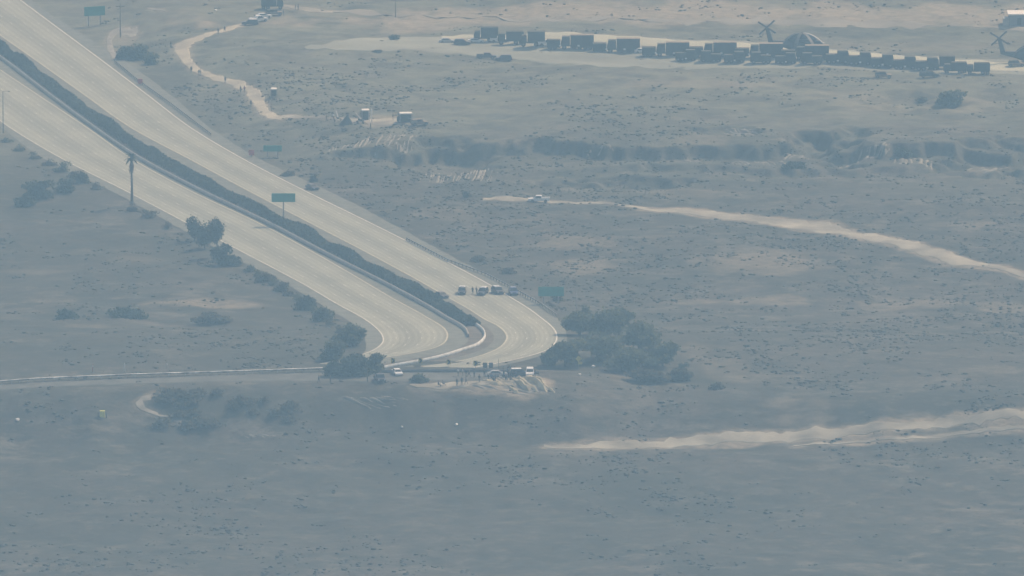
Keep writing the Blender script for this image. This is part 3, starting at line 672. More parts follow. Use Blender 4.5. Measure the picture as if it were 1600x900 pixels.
# low scrub over the open ground
def scrub():
    N = 60000
    X = rng.uniform(-175, 180, N); Y = rng.uniform(-372, 520, N)
    half = (Y + DC) * 850 / F; k = np.abs(X) < half; X, Y = X[k], Y[k]
    den = .12 + 1.3 * fbm(X / 34, Y / 50, 91, 3) + 1.5 * fbm(X / 9, Y / 10, 95, 3); den = np.where(Y > 385, den * .35, den); den = np.where(Y < -230, den * .75, den) + .5 * ((Y > 150) & (Y < 225) & (X > 0))
    cd = corridor(X, Y); den = den + .55 * ((cd < 50) & (Y > -40) & (Y < 330) & (right_of(X, Y) > 0)) + .25 * ((X > 20) & (Y > -120) & (Y < 150))
    k = rng.random(len(X)) < den; X, Y = X[k], Y[k]
    k = corridor(X, Y) > 1.2
    for P in BARE: k &= ~in_poly(X, Y, P) | (rng.random(len(X)) < .06)
    X, Y = X[k], Y[k]; q = rng.integers(1, 5, len(X)); X = np.repeat(X, q); Y = np.repeat(Y, q); X = X + .75 * rng.standard_normal(len(X)); Y = Y + .75 * rng.standard_normal(len(X))
    k = corridor(X, Y) > .8; X, Y = X[k], Y[k]; Z = terrain(X, Y); n = len(X); print('scrub', n)
    t = (1 + 5 ** .5) / 2
    ico = np.array([(-1, t, 0), (1, t, 0), (-1, -t, 0), (1, -t, 0), (0, -1, t), (0, 1, t), (0, -1, -t), (0, 1, -t), (t, 0, -1), (t, 0, 1), (-t, 0, -1), (-t, 0, 1)]) / 1.9
    fc = np.array([(0, 11, 5), (0, 5, 1), (0, 1, 7), (0, 7, 10), (0, 10, 11), (1, 5, 9), (5, 11, 4), (11, 10, 2), (10, 7, 6), (7, 1, 8), (3, 9, 4), (3, 4, 2), (3, 2, 6), (3, 6, 8), (3, 8, 9), (4, 9, 5), (2, 4, 11), (6, 2, 10), (8, 6, 7), (9, 8, 1)])
    r = .13 + .40 * rng.random(n) ** 3.2
    Vv = ico[None] * r[:, None, None] * (.6 + .8 * rng.random((n, 12, 1))); Vv[..., 2] *= .55; Vv[..., 0] *= 1.15
    Vv += np.stack([X, Y, Z + .25 * r], -1)[:, None, :]
    Fq = (fc[None] + (np.arange(n) * 12)[:, None, None]).reshape(-1, 3)
    m = np_mesh("scrub", Vv.reshape(-1, 3), Fq)
    sm = mat("dry_scrub", (.060, .066, .052), .95, .35, .12, col2=(.12, .115, .09))
    struct(link("scrub", m, sm), "stuff")
scrub()

# ------------------------------------------------------------------ barriers, rails, signs, poles
def wall_along(P, h, wdt, name, label, cat, mt):
    P = np.asarray(P); d = np.gradient(P[:, :2], axis=0); d /= np.linalg.norm(d, axis=1)[:, None]; nr = np.stack([-d[:, 1], d[:, 0]], 1)
    V = []; Fq = []
    for k in range(len(P)):
        for s, z in ((wdt * .9, -.2), (wdt * .32, h), (-wdt * .32, h), (-wdt * .9, -.2)): V.append((P[k, 0] + nr[k, 0] * s, P[k, 1] + nr[k, 1] * s, P[k, 2] + z))
        if k:
            o = 4 * k
            Fq += [(o - 4 + q, o + q, o + (q + 1) % 4, o - 4 + (q + 1) % 4) for q in range(4)]
    return tag(link(name, np_mesh(name, V, Fq), mt), label, cat)
iB = ROWS.index(480) * NS + 3 * NS
wall_along(E['LB'][:iB + 4], .95, .32, "median_barrier", "long grey concrete barrier along the median hedge beside the lower lanes", "barrier", M['concrete_wall'])
wb = resample(crom(poly_world([(738, 505), (750, 514), (757, 522), (756, 531), (745, 541), (722, 549), (690, 559), (655, 567), (620, 573), (600, 577)], base), 6), .8)
wall_along(wb, .85, .34, "median_barrier", "bright white concrete barrier curving round the bend between the lanes", "barrier", mat("pale_barrier_paint", (.56, .585, .575), .8, .2, .5))
def guardrail(pts, label, step, mt, hgt=.75, name="guardrail", cap=0.0):
    P = resample(poly_world(pts), step); root = empty(name, P[0]); tag(root, label, "guardrail")
    Q = P - P[0]; m = MB(); n = len(Q)
    d = np.gradient(Q[:, :2], axis=0); d /= np.linalg.norm(d, axis=1)[:, None]; nr = np.stack([-d[:, 1], d[:, 0]], 1)
    pr = [(.06 + cap, hgt - .34), (.0, hgt - .25), (.07, hgt - .17), (.0, hgt - .09), (.06 + cap, hgt - .04), (.06 + cap, hgt), (-.03 - cap, hgt), (-.03, hgt - .34)]
    V = []; Fq = []; c = len(pr)
    for k in range(n):
        V += [(Q[k, 0] + nr[k, 0] * a, Q[k, 1] + nr[k, 1] * a, Q[k, 2] + z) for a, z in pr]
        if k: Fq += [((k - 1) * c + q, k * c + q, k * c + (q + 1) % c, (k - 1) * c + (q + 1) % c) for q in range(c)]
    link("rail", np_mesh("rail", V, Fq), mt, root)
    pm = MB().box(-.09, .09, -.09, .09, -.4, hgt + .05).mesh("post")
    for k in range(n):
        o = link("post", pm, M['wood'] if mt is not M['old_white'] else mt, root); o.location = tuple(Q[k] + np.array([nr[k, 0] * -.14, nr[k, 1] * -.14, 0]))
guardrail([(-20, 602), (60, 596), (130, 593), (200, 590), (330, 586), (420, 583), (512, 580)], "white guardrail with close posts along the frontage road", 1.9, M['old_white'], .85, cap=.42)
guardrail([(636, 376), (700, 409), (760, 431), (800, 452), (843, 476), (871, 496)], "steel guardrail outside the upper lanes running down to the grove", 2.2, M['steel'])
guardrail([(180, 98), (215, 127), (268, 165), (330, 212)], "steel guardrail outside the upper lanes below the access track", 2.2, M['steel'])
pp = resample(poly_world([(596, 583), (640, 582), (700, 582), (770, 582), (842, 585)]), .9)
wall_along(pp, .8, .25, "parapet_wall", "low dark parapet wall behind the people on the frontage road", "wall", mat("shaded_parapet", (.16, .16, .155), .9, .2, .8))  # wall grey darkened to carry the shade of its near face

def sign_board(cx, by, top, bot, wpx, label, mt, posts=1, rz=0.0, name="road_sign"):
    """board between photo rows top and bot on a post whose foot is at row by"""
    p = hit(cx, by); k = px_m(p) / math.cos(TH); root = empty(name, p, rz); tag(root, label, "road sign")
    z0, z1, W = (by - bot) * k, (by - top) * k, wpx * k
    link("board", MB().box(-W / 2, W / 2, -.06, .06, z0, z1).mesh("board"), mt, root)
    fr = MB(); e = .12
    for b in ((-W / 2 - e, W / 2 + e, z1, z1 + e), (-W / 2 - e, W / 2 + e, z0 - e, z0), (-W / 2 - e, -W / 2, z0, z1), (W / 2, W / 2 + e, z0, z1)): fr.box(b[0], b[1], -.075, .075, b[2], b[3])
    link("border", fr.mesh("border"), mt, root)
    for q in range(posts):
        x = 0 if posts == 1 else (q - .5) * W * .6
        link("post", MB().box(x - .17, x + .17, .07, .40, -.3, z1 - .15).mesh("post"), M['steel'], root)
sign_board(443, 350, 303, 315, 35, "wide green freeway sign on a single post in the median hedge", M['sign_green'])
sign_board(861, 475, 449, 462, 38, "green roadside sign beyond the guardrail near the patrol cars", M['sign_green'], 2)
sign_board(426, 246, 228, 236, 27, "green roadside sign on the verge of the upper lanes, near the field camp", M['sign_green'], 2)
sign_board(148, 40, 11, 24, 32, "green roadside sign far up the freeway beyond the access track", M['sign_green'], 2, R(20))
sign_board(219, 133, 124, 130, 6, "small red sign on the shoulder near the access track", M['sign_red'])
sign_board(393, 245, 235, 242, 7, "small red sign on the verge next to a green roadside sign", M['sign_red'])
def chevron(cx, by, label, wht):
    p = hit(cx, by); root = empty("curve_sign", p); tag(root, label, "road sign", "arrow signs along the white barrier")
    link("post", MB().box(-.05, .05, .03, .11, -.3, 1.3).mesh("post"), M['steel'], root)
    link("board", MB().box(-.5, .5, -.03, .03, .55, 1.75).mesh("board"), wht, root)
    a = MB(); a.prism([(-.44, .58), (.04, .58), (.48, 1.15), (.04, 1.72), (-.44, 1.72), (.0, 1.15)], -.05, -.03); link("arrow", a.mesh("arrow"), M['black'], root)
chevron(614, 571, "arrow sign pointing along the white barrier, nearest the white car", M['sign_yellow'])
chevron(657, 571, "arrow sign crossing the white barrier, second from the white car", M['sign_yellow'])
chevron(701, 573, "arrow sign below the white barrier, third from the white car", M['sign_yellow'])
chevron(743, 575, "arrow sign nearest the square sign backs", M['sign_yellow'])
def diamond(cx, by):
    p = hit(cx, by); root = empty("warning_sign", p); tag(root, "yellow diamond warning sign with small plate in front of the grove", "road sign")
    link("post", MB().box(-.06, .06, .03, .12, -.3, 2.6).mesh("post"), M['steel'], root)
    d = MB(); d.prism([(0, 1.75), (.75, 2.5), (0, 3.25), (-.75, 2.5)], -.03, .03); link("board", d.mesh("board"), M['sign_yellow'], root)
    link("plate", MB().box(-.1, .9, -.05, -.01, 1.2, 1.75).mesh("plate"), M['sign_yellow'], root)
diamond(904, 577)
def square_back(cx, by, label):
    p = hit(cx, by); root = empty("sign_back", p); tag(root, label, "road sign", "dark sign backs behind the parapet")
    link("board", MB().box(-.5, .5, -.04, .04, .7, 1.9).mesh("board"), M['dark_steel'], root); link("post", MB().box(-.05, .05, .05, .13, -.3, 1.8).mesh("post"), M['steel'], root)
square_back(758, 579, "dark square sign back next to the last arrow sign"); square_back(767, 579, "dark square sign back next to the thin dark pole")
def pole(cx, by, top, label, mt, r=.12, arm=False, cross=False):
    p = hit(cx, by); h = (by - top) * px_m(p) / math.cos(TH); root = empty("pole", p); tag(root, label, "pole")
    link("shaft", MB().tube([(0, 0, -.4), (0, 0, h)], [r, r * .6], 8).mesh("shaft", True), mt, root)
    if cross: link("crossarm", MB().box(-1.3, 1.3, -.08, .08, h - .9, h - .7).mesh("crossarm"), mt, root)
    if arm:
        link("arm", MB().tube([(0, 0, h - .1), (.8, 0, h + .1), (1.6, 0, h)], [.06, .05, .05], 6).mesh("arm"), mt, root); link("lamp_head", MB().box(1.3, 2.0, -.15, .15, h - .12, h + .04).mesh("lamp_head"), mt, root)
pole(188, 58, 6, "dark utility pole standing in the pale access track", M['wood'], .16, cross=True)
pole(618, 27, -4, "thin utility pole at the far edge of the field", M['wood'], .12, cross=True)
pole(5, 208, 143, "thin dark pole on the verge of the lower lanes", M['dark_steel'], .13, arm=True)
pole(901, 489, 455, "thin pale pole rising behind the grove by the bend", M['steel'], .09)
pole(779, 581, 561, "thin dark pole behind the parapet wall", M['dark_steel'], .08)
pole(574, 596, 578, "dark leaning post on the frontage road beside the dark pickup", M['wood'], .14)
def marker(cx, by, hp, label, mt):
    p = hit(cx, by); h = hp * px_m(p); root = empty("marker_post", p); tag(root, label, "marker post", "marker posts above the guardrail")
    link("post", MB().tube([(0, 0, -.3), (0, 0, h)], [.10, .08], 7).mesh("post", True), mt, root); link("reflector", MB().box(-.11, .11, -.14, -.1, h * .7, h * .9).mesh("reflector"), M['lamp'], root)
marker(145, 581, 12, "thin reddish marker post above the guardrail", M['cl_red']); marker(195, 581, 14, "white marker post above the guardrail", M['white_paint']); marker(261, 576, 9, "short pale marker post above the guardrail", M['concrete_wall'])
def cabinet(cx, by):
    p = hit(cx, by); root = empty("utility_cabinet", p); tag(root, "small yellow green utility cabinet alone on the brushy slope", "cabinet")
    link("body", MB().box(-.55, .55, -.4, .4, -.2, 1.3).mesh("body"), M['yellow'], root); link("lid", MB().box(-.6, .6, -.45, .45, 1.3, 1.4).mesh("lid"), M['yellow'], root)
    link("door", MB().box(-.45, .45, -.44, -.40, .1, 1.2).mesh("door"), M['yellow'], root)
    for s in (-1, 1): link("bollard", MB().tube([(s * .95, -.3, -.3), (s * .95, -.3, 1.2)], [.12, .12], 8).mesh("bollard", True), M['dark_steel'], root)
cabinet(160, 651)
def stone(cx, by, r, label):
    p = hit(cx, by); V = []; m = MB()
    P = [Vector((rnd.uniform(-1, 1), rnd.uniform(-1, 1), rnd.uniform(-1, 1))).normalized() * r * rnd.uniform(.8, 1.2) for _ in range(26)]
    import bmesh
    bm = bmesh.new(); [bm.verts.new((q.x, q.y, q.z * .7)) for q in P]; bmesh.ops.convex_hull(bm, input=bm.verts); me = bpy.data.meshes.new("boulder"); bm.to_mesh(me); bm.free()
    o = link("boulder", me, M['white_paint']); o.location = (p[0], p[1], p[2] + r * .4); tag(o, label, "boulder", "pale boulders in the brush")
stone(27, 657, .55, "white boulder on the brushy slope below the guardrail's far end"); stone(225, 87, .55, "pale boulder in front of the big green bush"); stone(905, 586, .45, "pale boulder below the yellow diamond sign"); stone(927, 574, .5, "pale boulder under the grove beside the yellow diamond sign")
stone(337, 17, .5, "white boulder far off near the dirt road's upper end"); stone(628, 668, .4, "pale boulder low on the slope below the bluff, farther from the grove"); stone(713, 664, .4, "pale boulder low on the slope below the standing people")

# ------------------------------------------------------------------ vehicles (meshes shared between alike ones)
SPEC = {}
def wheel_mesh(r, wd):
    t = MB().tube([(0, -wd / 2, 0), (0, wd / 2, 0)], [r, r], 14).mesh("tyre"); h = MB().tube([(0, -wd / 2 - .015, 0), (0, wd / 2 + .015, 0)], [r * .55, r * .55], 10).mesh("rim"); return t, h
def spec(key, parts, wheels, wr, wwd): SPEC[key] = (parts, wheels, wheel_mesh(wr, wwd))
def place(key, name, label, cat, px, py, heading, mats=None, group=None, drop=0.0, sc=1.0):
    parts, wheels, (tm, hm) = SPEC[key]; p = hit(px, py); p[2] += drop
    root = empty(name, p, heading, sc); tag(root, label, cat, group); made = {}; mats = mats or {}
    for (pn, me, mk, sub) in parts:
        if mats.get(pn) == 'skip': continue
        o = link(pn, me, M[mats.get(mk, mats.get(pn, mk))], made.get(sub, root)); made.setdefault(pn, o)
    for (x, y, z) in wheels:
        o = link("wheel", tm, M['tyre'], root); o.location = (x, y, z); link("rim", hm, M['rim'], o)
    return root
def mb(): return MB()
# patrol SUV, front toward +X
W2 = .96
spec('suv', [
 ('body', mb().prism([(-2.4, .35), (2.35, .35), (2.45, .6), (2.4, .9), (1.3, 1.08), (-2.35, 1.08), (-2.45, .7)], -W2, W2).mesh("body"), 'paint', None),
 ('cabin', mb().box(-2.3, 1.25, -W2 + .02, W2 - .02, 1.08, 1.75, .25, .85, .17).mesh("cabin"), 'paint', None),
 ('windscreen', mb().add([(1.22, -.80, 1.12), (1.22, .80, 1.12), (.53, .70, 1.68), (.53, -.70, 1.68)], [(0, 1, 2, 3)]).mesh("windscreen"), 'glass', 'cabin'),
 ('side_window', mb().add([(-2.1, -.945, 1.14), (.95, -.945, 1.14), (.35, -.81, 1.66), (-1.95, -.81, 1.66)], [(0, 1, 2, 3)]).mesh("side_window"), 'glass', 'cabin'),
 ('side_window', mb().add([(-2.1, .945, 1.14), (.95, .945, 1.14), (.35, .81, 1.66), (-1.95, .81, 1.66)], [(3, 2, 1, 0)]).mesh("side_window"), 'glass', 'cabin'),
 ('rear_window', mb().add([(-2.275, -.75, 1.2), (-2.275, .75, 1.2), (-2.10, .68, 1.66), (-2.10, -.68, 1.66)], [(3, 2, 1, 0)]).mesh("rear_window"), 'glass', 'cabin'),
 ('headlight', mb().box(2.36, 2.46, -.88, -.5, .68, .86).mesh("headlight"), 'lamp', None), ('headlight', mb().box(2.36, 2.46, .5, .88, .68, .86).mesh("headlight"), 'lamp', None),
 ('bumper', mb().box(2.3, 2.53, -.9, .9, .36, .58).mesh("bumper"), 'darkgrey', None),
 ('roof', mb().box(-1.95, .35, -.76, .76, 1.752, 1.79, .05, .05, .05).mesh("roof"), 'white_car', None),
 ('light_bar', mb().box(-.35, 0, -.6, .6, 1.79, 1.93).mesh("light_bar"), 'lamp', None)],
 [(1.5, -.85, .38), (1.5, .85, .38), (-1.5, -.85, .38), (-1.5, .85, .38)], .38, .25)
spec('sedan', [
 ('body', mb().prism([(-2.35, .3), (2.3, .3), (2.4, .55), (2.3, .8), (1.1, .92), (-2.3, .95), (-2.4, .6)], -.9, .9).mesh("body"), 'paint', None),
 ('cabin', mb().box(-1.9, 1.1, -.88, .88, .93, 1.42, .6, .8, .2).mesh("cabin"), 'paint', None),
 ('windscreen', mb().add([(1.03, -.75, .98), (1.03, .75, .98), (.39, .62, 1.38), (.39, -.62, 1.38)], [(0, 1, 2, 3)]).mesh("windscreen"), 'glass', 'cabin'),
 ('side_window', mb().add([(-1.6, -.87, .98), (.8, -.87, .98), (.25, -.715, 1.37), (-1.25, -.715, 1.37)], [(0, 1, 2, 3)]).mesh("side_window"), 'glass', 'cabin'),
 ('side_window', mb().add([(-1.6, .87, .98), (.8, .87, .98), (.25, .715, 1.37), (-1.25, .715, 1.37)], [(3, 2, 1, 0)]).mesh("side_window"), 'glass', 'cabin'),
 ('headlight', mb().box(2.3, 2.41, -.82, -.5, .58, .72).mesh("headlight"), 'lamp', None), ('headlight', mb().box(2.3, 2.41, .5, .82, .58, .72).mesh("headlight"), 'lamp', None)],
 [(1.45, -.8, .33), (1.45, .8, .33), (-1.45, -.8, .33), (-1.45, .8, .33)], .33, .22)
spec('pickup', [
 ('body', mb().prism([(-2.8, .45), (2.75, .45), (2.85, .7), (2.8, 1.05), (1.5, 1.15), (-2.85, 1.1)], -.97, .97).mesh("body"), 'paint', None),
 ('cabin', mb().box(-.9, 1.5, -.95, .95, 1.13, 1.85, .2, .75, .16).mesh("cabin"), 'paint', None),
 ('windscreen', mb().add([(1.45, -.82, 1.2), (1.45, .82, 1.2), (.82, .72, 1.8), (.82, -.72, 1.8)], [(0, 1, 2, 3)]).mesh("windscreen"), 'glass', 'cabin'),
 ('side_window', mb().add([(-.7, -.94, 1.2), (1.15, -.94, 1.2), (.65, -.82, 1.76), (-.55, -.82, 1.76)], [(0, 1, 2, 3)]).mesh("side_window"), 'glass', 'cabin'),
 ('side_window', mb().add([(-.7, .94, 1.2), (1.15, .94, 1.2), (.65, .82, 1.76), (-.55, .82, 1.76)], [(3, 2, 1, 0)]).mesh("side_window"), 'glass', 'cabin'),
 ('load_bed', mb().box(-2.8, -.95, -.95, -.82, 1.1, 1.32).box(-2.8, -.95, .82, .95, 1.1, 1.32).box(-2.85, -2.75, -.95, .95, 1.1, 1.32).mesh("load_bed"), 'paint', None),
 ('headlight', mb().box(2.78, 2.87, -.9, -.55, .78, 1.0).mesh("headlight"), 'lamp', None), ('headlight', mb().box(2.78, 2.87, .55, .9, .78, 1.0).mesh("headlight"), 'lamp', None)],
 [(1.75, -.87, .42), (1.75, .87, .42), (-1.75, -.87, .42), (-1.75, .87, .42)], .42, .28)
def ladder(x0, x1): return mb().box(x0, x1, -.55, -.35, .8, 1.05).box(x0, x1, .35, .55, .8, 1.05).box(x0, x0 + .2, -.55, .55, .8, 1.05).box(x1 - .2, x1, -.55, .55, .8, 1.05)
def cab(x0, x1, z1=2.95): return mb().prism([(x0, .9), (x1, .9), (x1, z1), (x0 + .35, z1), (x0 + .02, 1.9)], -1.22, 1.22)
def cab_glass(x0, x1, z1=2.95): return mb().add([(x0 + .04, -1.05, 2.0), (x0 + .04, 1.05, 2.0), (x0 + .32, 1.0, z1 - .12), (x0 + .32, -1.0, z1 - .12)], [(3, 2, 1, 0)])
def side_glass(x0, x1, z1=2.95): return mb().box(x0 + .5, x1 - .35, -1.235, -1.215, 1.95, z1 - .25)
spec('long_truck', [   # low box trailer, cab, tall cargo box; overall about 12.6 m
 ('chassis', ladder(-2.4, 6.4).mesh("chassis"), 'dark_steel', None),
 ('trailer', mb().box(-6.3, -2.65, -1.22, 1.22, .5, 2.5).mesh("trailer"), 'paint', None), ('trailer_lid', mb().box(-6.34, -2.62, -1.25, 1.25, 2.5, 2.58).mesh("trailer_lid"), 'cover', 'trailer'),
 ('cab', cab(-2.5, -.1, 3.45).mesh("cab"), 'paint', None), ('windscreen', cab_glass(-2.5, -.1, 3.45).mesh("windscreen"), 'glass', 'cab'), ('side_window', side_glass(-2.5, -.1, 3.45).mesh("side_window"), 'glass', 'cab'),
 ('cargo_box', mb().box(.05, 6.3, -1.25, 1.25, .5, 3.85).mesh("cargo_box"), 'cover', None),
 ('roof_edge', mb().box(.0, 6.35, -1.28, 1.28, 3.85, 3.93).mesh("roof_edge"), 'tan', 'cargo_box'),
 ('fuel_tank', mb().box(.3, 1.6, -1.15, -.65, .45, .84).mesh("fuel_tank"), 'dark_steel', None), ('glint_box', mb().box(1.9, 2.5, -1.46, -1.25, .85, 1.3).mesh("glint_box"), 'white_paint', None), ('glint_box', mb().box(-2.9, -2.45, -1.46, -1.25, .85, 1.3).mesh("glint_box"), 'white_paint', None)],  # pale side boxes added to imitate light glints between the wheels
 [(x, y, .6) for x in (-1.6, 2.6, 4.0, 5.4, -5.4, -4.1) for y in (-1.0, 1.0)], .6, .36)
spec('flatbed_truck', [
 ('chassis', ladder(-3.1, 3.0).mesh("chassis"), 'dark_steel', None),
 ('cab', mb().prism([(-.1, .5), (3.1, .5), (3.1, 2.0), (2.75, 3.55), (-.1, 3.55)], -1.22, 1.22).mesh("cab"), 'paint', None),
 ('side_window', mb().box(.6, 2.5, -1.235, -1.215, 2.3, 3.2).mesh("side_window"), 'glass', 'cab'), ('windscreen', mb().add([(3.08, -1.0, 2.2), (3.08, 1.0, 2.2), (2.82, 1.0, 3.35), (2.82, -1.0, 3.35)], [(0, 1, 2, 3)]).mesh("windscreen"), 'glass', 'cab'),
 ('flatbed', mb().box(-3.3, -.15, -1.22, 1.22, .5, 2.6).mesh("flatbed"), 'cover', None),
 ('glint_box', mb().box(-.35, .25, -1.42, -1.22, .7, 1.15).mesh("glint_box"), 'white_paint', None)],  # pale box added as a painted glint
 [(x, y, .58) for x in (-2.4, -1.1, 2.1) for y in (-1.05, 1.05)], .58, .36)
spec('shelter_truck', [
 ('chassis', ladder(-3.4, 2.4).mesh("chassis"), 'dark_steel', None),
 ('cab', cab(-3.7, -2.1, 2.8).mesh("cab"), 'paint', None), ('windscreen', cab_glass(-3.7, -2.1, 2.8).mesh("windscreen"), 'glass', 'cab'), ('side_window', side_glass(-3.7, -2.1, 2.8).mesh("side_window"), 'glass', 'cab'),
 ('shelter', mb().box(-1.9, 2.5, -1.25, 1.25, 1.08, 3.75).mesh("shelter"), 'cover', None), ('roof_edge', mb().box(-1.95, 2.55, -1.3, 1.3, 3.75, 3.82).mesh("roof_edge"), 'cover', 'shelter')],
 [(x, y, .58) for x in (-2.9, .3, 1.7) for y in (-1.0, 1.0)], .58, .36)
spec('canvas_truck', [
 ('chassis', ladder(-3.4, 2.9).mesh("chassis"), 'dark_steel', None),
 ('cab', cab(-3.6, -1.7, 2.8).mesh("cab"), 'paint', None), ('windscreen', cab_glass(-3.6, -1.7, 2.8).mesh("windscreen"), 'glass', 'cab'), ('side_window', side_glass(-3.6, -1.7, 2.8).mesh("side_window"), 'glass', 'cab'),
 ('cargo_bed', mb().box(-1.5, 3.0, -1.22, 1.22, 1.08, 1.8).mesh("cargo_bed"), 'paint', None),
 ('canvas_cover', mb().prism([(-1.5, 1.802), (3.0, 1.802), (3.0, 3.1), (2.8, 3.35), (-1.3, 3.35), (-1.5, 3.1)], -1.2, 1.2).mesh("canvas_cover"), 'cover', None)],
 [(x, y, .58) for x in (-2.7, 1.0, 2.3) for y in (-1.0, 1.0)], .58, .36)
spec('humvee', [
 ('body', mb().prism([(-2.3, .5), (2.3, .5), (2.35, 1.05), (.9, 1.2), (-2.3, 1.2)], -1.05, 1.05).mesh("body"), 'paint', None),
 ('cabin', mb().box(-1.2, .95, -1.0, 1.0, 1.2, 1.85, .05, .35, .1).mesh("cabin"), 'cover', None), ('windscreen', mb().add([(.9, -.85, 1.26), (.9, .85, 1.26), (.64, .8, 1.8), (.64, -.8, 1.8)], [(0, 1, 2, 3)]).mesh("windscreen"), 'glass', 'cabin'),
 ('side_window', mb().box(-.9, .3, -1.0, -.975, 1.3, 1.68).mesh("side_window"), 'glass', 'cabin'),
 ('cargo_cover', mb().box(-2.3, -1.22, -1.02, 1.02, 1.2, 1.75, .3, 0, .1).mesh("cargo_cover"), 'cover', None)],
 [(x, y, .47) for x in (-1.6, 1.65) for y in (-.9, .9)], .47, .32)

gt = "military trucks in the long row"
P0 = {'paint': 'olive', 'cover': 'olive2'}
place('shelter_truck', "military_truck", "box shelter truck at the outer end of the military row beside bright concrete", "truck", 763, 65, 0, P0, gt, sc=1.14)
place('canvas_truck', "military_truck", "canvas covered truck second in the military row, after the box shelter truck", "truck", 800, 69, 0, P0, gt, sc=1.14)
place('shelter_truck', "military_truck", "tall box truck third in the military row, beside the canvas covered truck", "truck", 836, 72, 0, P0, gt, sc=1.14)
for k, (x, y, lb) in enumerate([
 (891, 76.5, "long truck with pale edged roof, first of the long trucks after the boxes"), (963, 82, "long truck with low deck before its cab, second of the long trucks"),
 (1040, 88, "long truck with low trailer, third of the long trucks, above the bare pad"), (1114, 88, "long truck with low trailer, fourth of the long trucks, half hidden by low trucks"),
 (1186, 90, "long truck parked just before the helicopter's tail pylon"), (1258, 93, "long truck parked directly in front of the dark helicopter body")]):
    place('long_truck', "long_military_truck", lb, "truck", x, y, 0, P0, gt, sc=1.07)
for k, (x, y, lb) in enumerate([
 (1309, 99, "flatbed truck next to the helicopter's nose"), (1344, 101.5, "flatbed truck second from the helicopter's nose"), (1379, 105, "flatbed truck behind the tan military car"),
 (1414, 108, "flatbed truck between the tan military car and the white topped pickup"), (1449, 110, "flatbed truck right behind the white topped pickup")]):
    place('flatbed_truck', "flatbed_truck", lb, "truck", x, y, 0, P0, gt, sc=1.04)
for k, (x, y, lb) in enumerate([
 (1072, 95, "low truck in the front row, first one, at the end of the bare pad"), (1110, 97, "low truck in the front row before the fourth long truck"), (1148, 98, "low truck in the front row, third one"),
 (1188, 99, "low truck in the front row below the helicopter's tail rotor"), (1228, 100, "low truck in the front row at the root of the helicopter's tail"), (1268, 100, "low truck in the front row below the helicopter's rotor head")]):
    place('flatbed_truck', "flatbed_truck", lb, "truck", x, y, math.pi if k % 2 else 0, P0, gt, sc=.92)
place('shelter_truck', "military_truck", "dark box truck rising behind the last flatbed trucks", "truck", 1478, 108, 0, P0, gt)
place('canvas_truck', "military_truck", "canvas covered truck past the white topped pickup", "truck", 1494, 115, 0, P0, gt)
place('canvas_truck', "military_truck", "canvas covered truck closing the military row beside open bright concrete", "truck", 1530, 116, 0, P0, gt)
# white or pale vehicles standing against the row
gw = "vehicles parked around the military row"
place('pickup', "pickup_truck", "white pickup tucked between the first two military trucks", "pickup", 781, 66, 0, {'paint': 'white_car'}, gw)
place('pickup', "pickup_truck", "white pickup in front of the tall box truck's tail end", "pickup", 856, 71.5, 0, {'paint': 'white_car'}, gw)
place('pickup', "pickup_truck", "white pickup by the first two long trucks", "pickup", 931, 77, 0, {'paint': 'white_car'}, gw)
place('sedan', "parked_car", "white car by the second and third long trucks", "car", 1004, 83, 0, {'paint': 'white_car'}, gw)
place('sedan', "parked_car", "pale car at the outer end of the group before the military row", "car", 699, 67, 0, {'paint': 'silver'}, gw)
place('suv', "parked_car", "dark car in the middle of the group before the military row", "car", 722, 70, 0, {'paint': 'black', 'light_bar': 'skip', 'roof': 'skip'}, gw)
place('sedan', "parked_car", "white car nearest the box shelter truck in the group before the row", "car", 744, 67, 0, {'paint': 'white_car'}, gw)
place('pickup', "pickup_truck", "dark pickup with pale hood parked on the pad below the box shelter truck", "pickup", 760, 92, 0, {'paint': 'darkgrey', 'headlight': 'white_car'}, gw)
place('suv', "parked_car", "dark car parked behind the dark pickup on the pad's lower edge", "car", 787, 95, math.pi, {'paint': 'darkgrey', 'light_bar': 'skip', 'roof': 'skip'}, gw)
place('humvee', "military_car", "tan and olive military car parked alone below the flatbed trucks", "military car", 1380, 122, 0, {'paint': 'tan', 'cover': 'olive2'}, gw)
place('pickup', "pickup_truck", "olive pickup with white front and roof below the flatbed trucks", "pickup", 1452, 121, 0, {'body': 'olive', 'cabin': 'white_car', 'load_bed': 'olive', 'paint': 'olive'}, gw)
place('humvee', "military_car", "olive military car parked under the tail of the farther helicopter", "military car", 1588, 104, 0, {'paint': 'tan', 'cover': 'olive2'}, gw)
# freeway: the patrol line
gp = "patrol cars stopped across the upper lanes"
D = -math.pi / 2
place('suv', "patrol_car", "dark patrol car with white roof nearest the median hedge", "patrol car", 722, 459, D - .05, {'paint': 'black'}, gp)
place('suv', "patrol_car", "dark patrol car second from the hedge, beside two standing people", "patrol car", 754.5, 460, D - .22, {'paint': 'darkgrey'}, gp)
place('suv', "patrol_car", "dark patrol car third from the hedge, with one person by its door", "patrol car", 778, 458.5, D + .3, {'paint': 'darkgrey'}, gp)
place('suv', "patrol_car", "blue patrol car at the outer edge line", "patrol car", 802, 460, D + .12, {'paint': 'blue', 'roof': 'blue'}, gp)
place('sedan', "parked_car", "small dark car stopped against the median hedge", "car", 690, 465, D + .5, {'paint': 'darkgrey'})
place('sedan', "parked_car", "dark car stopped alone on the outer shoulder of the upper lanes", "car", 488, 296, D + .5, {'paint': 'black'})
place('pickup', "pickup_truck", "white pickup driving alone along the dirt track below the eroded bank", "pickup", 842, 316, math.pi, {'paint': 'white_car'})
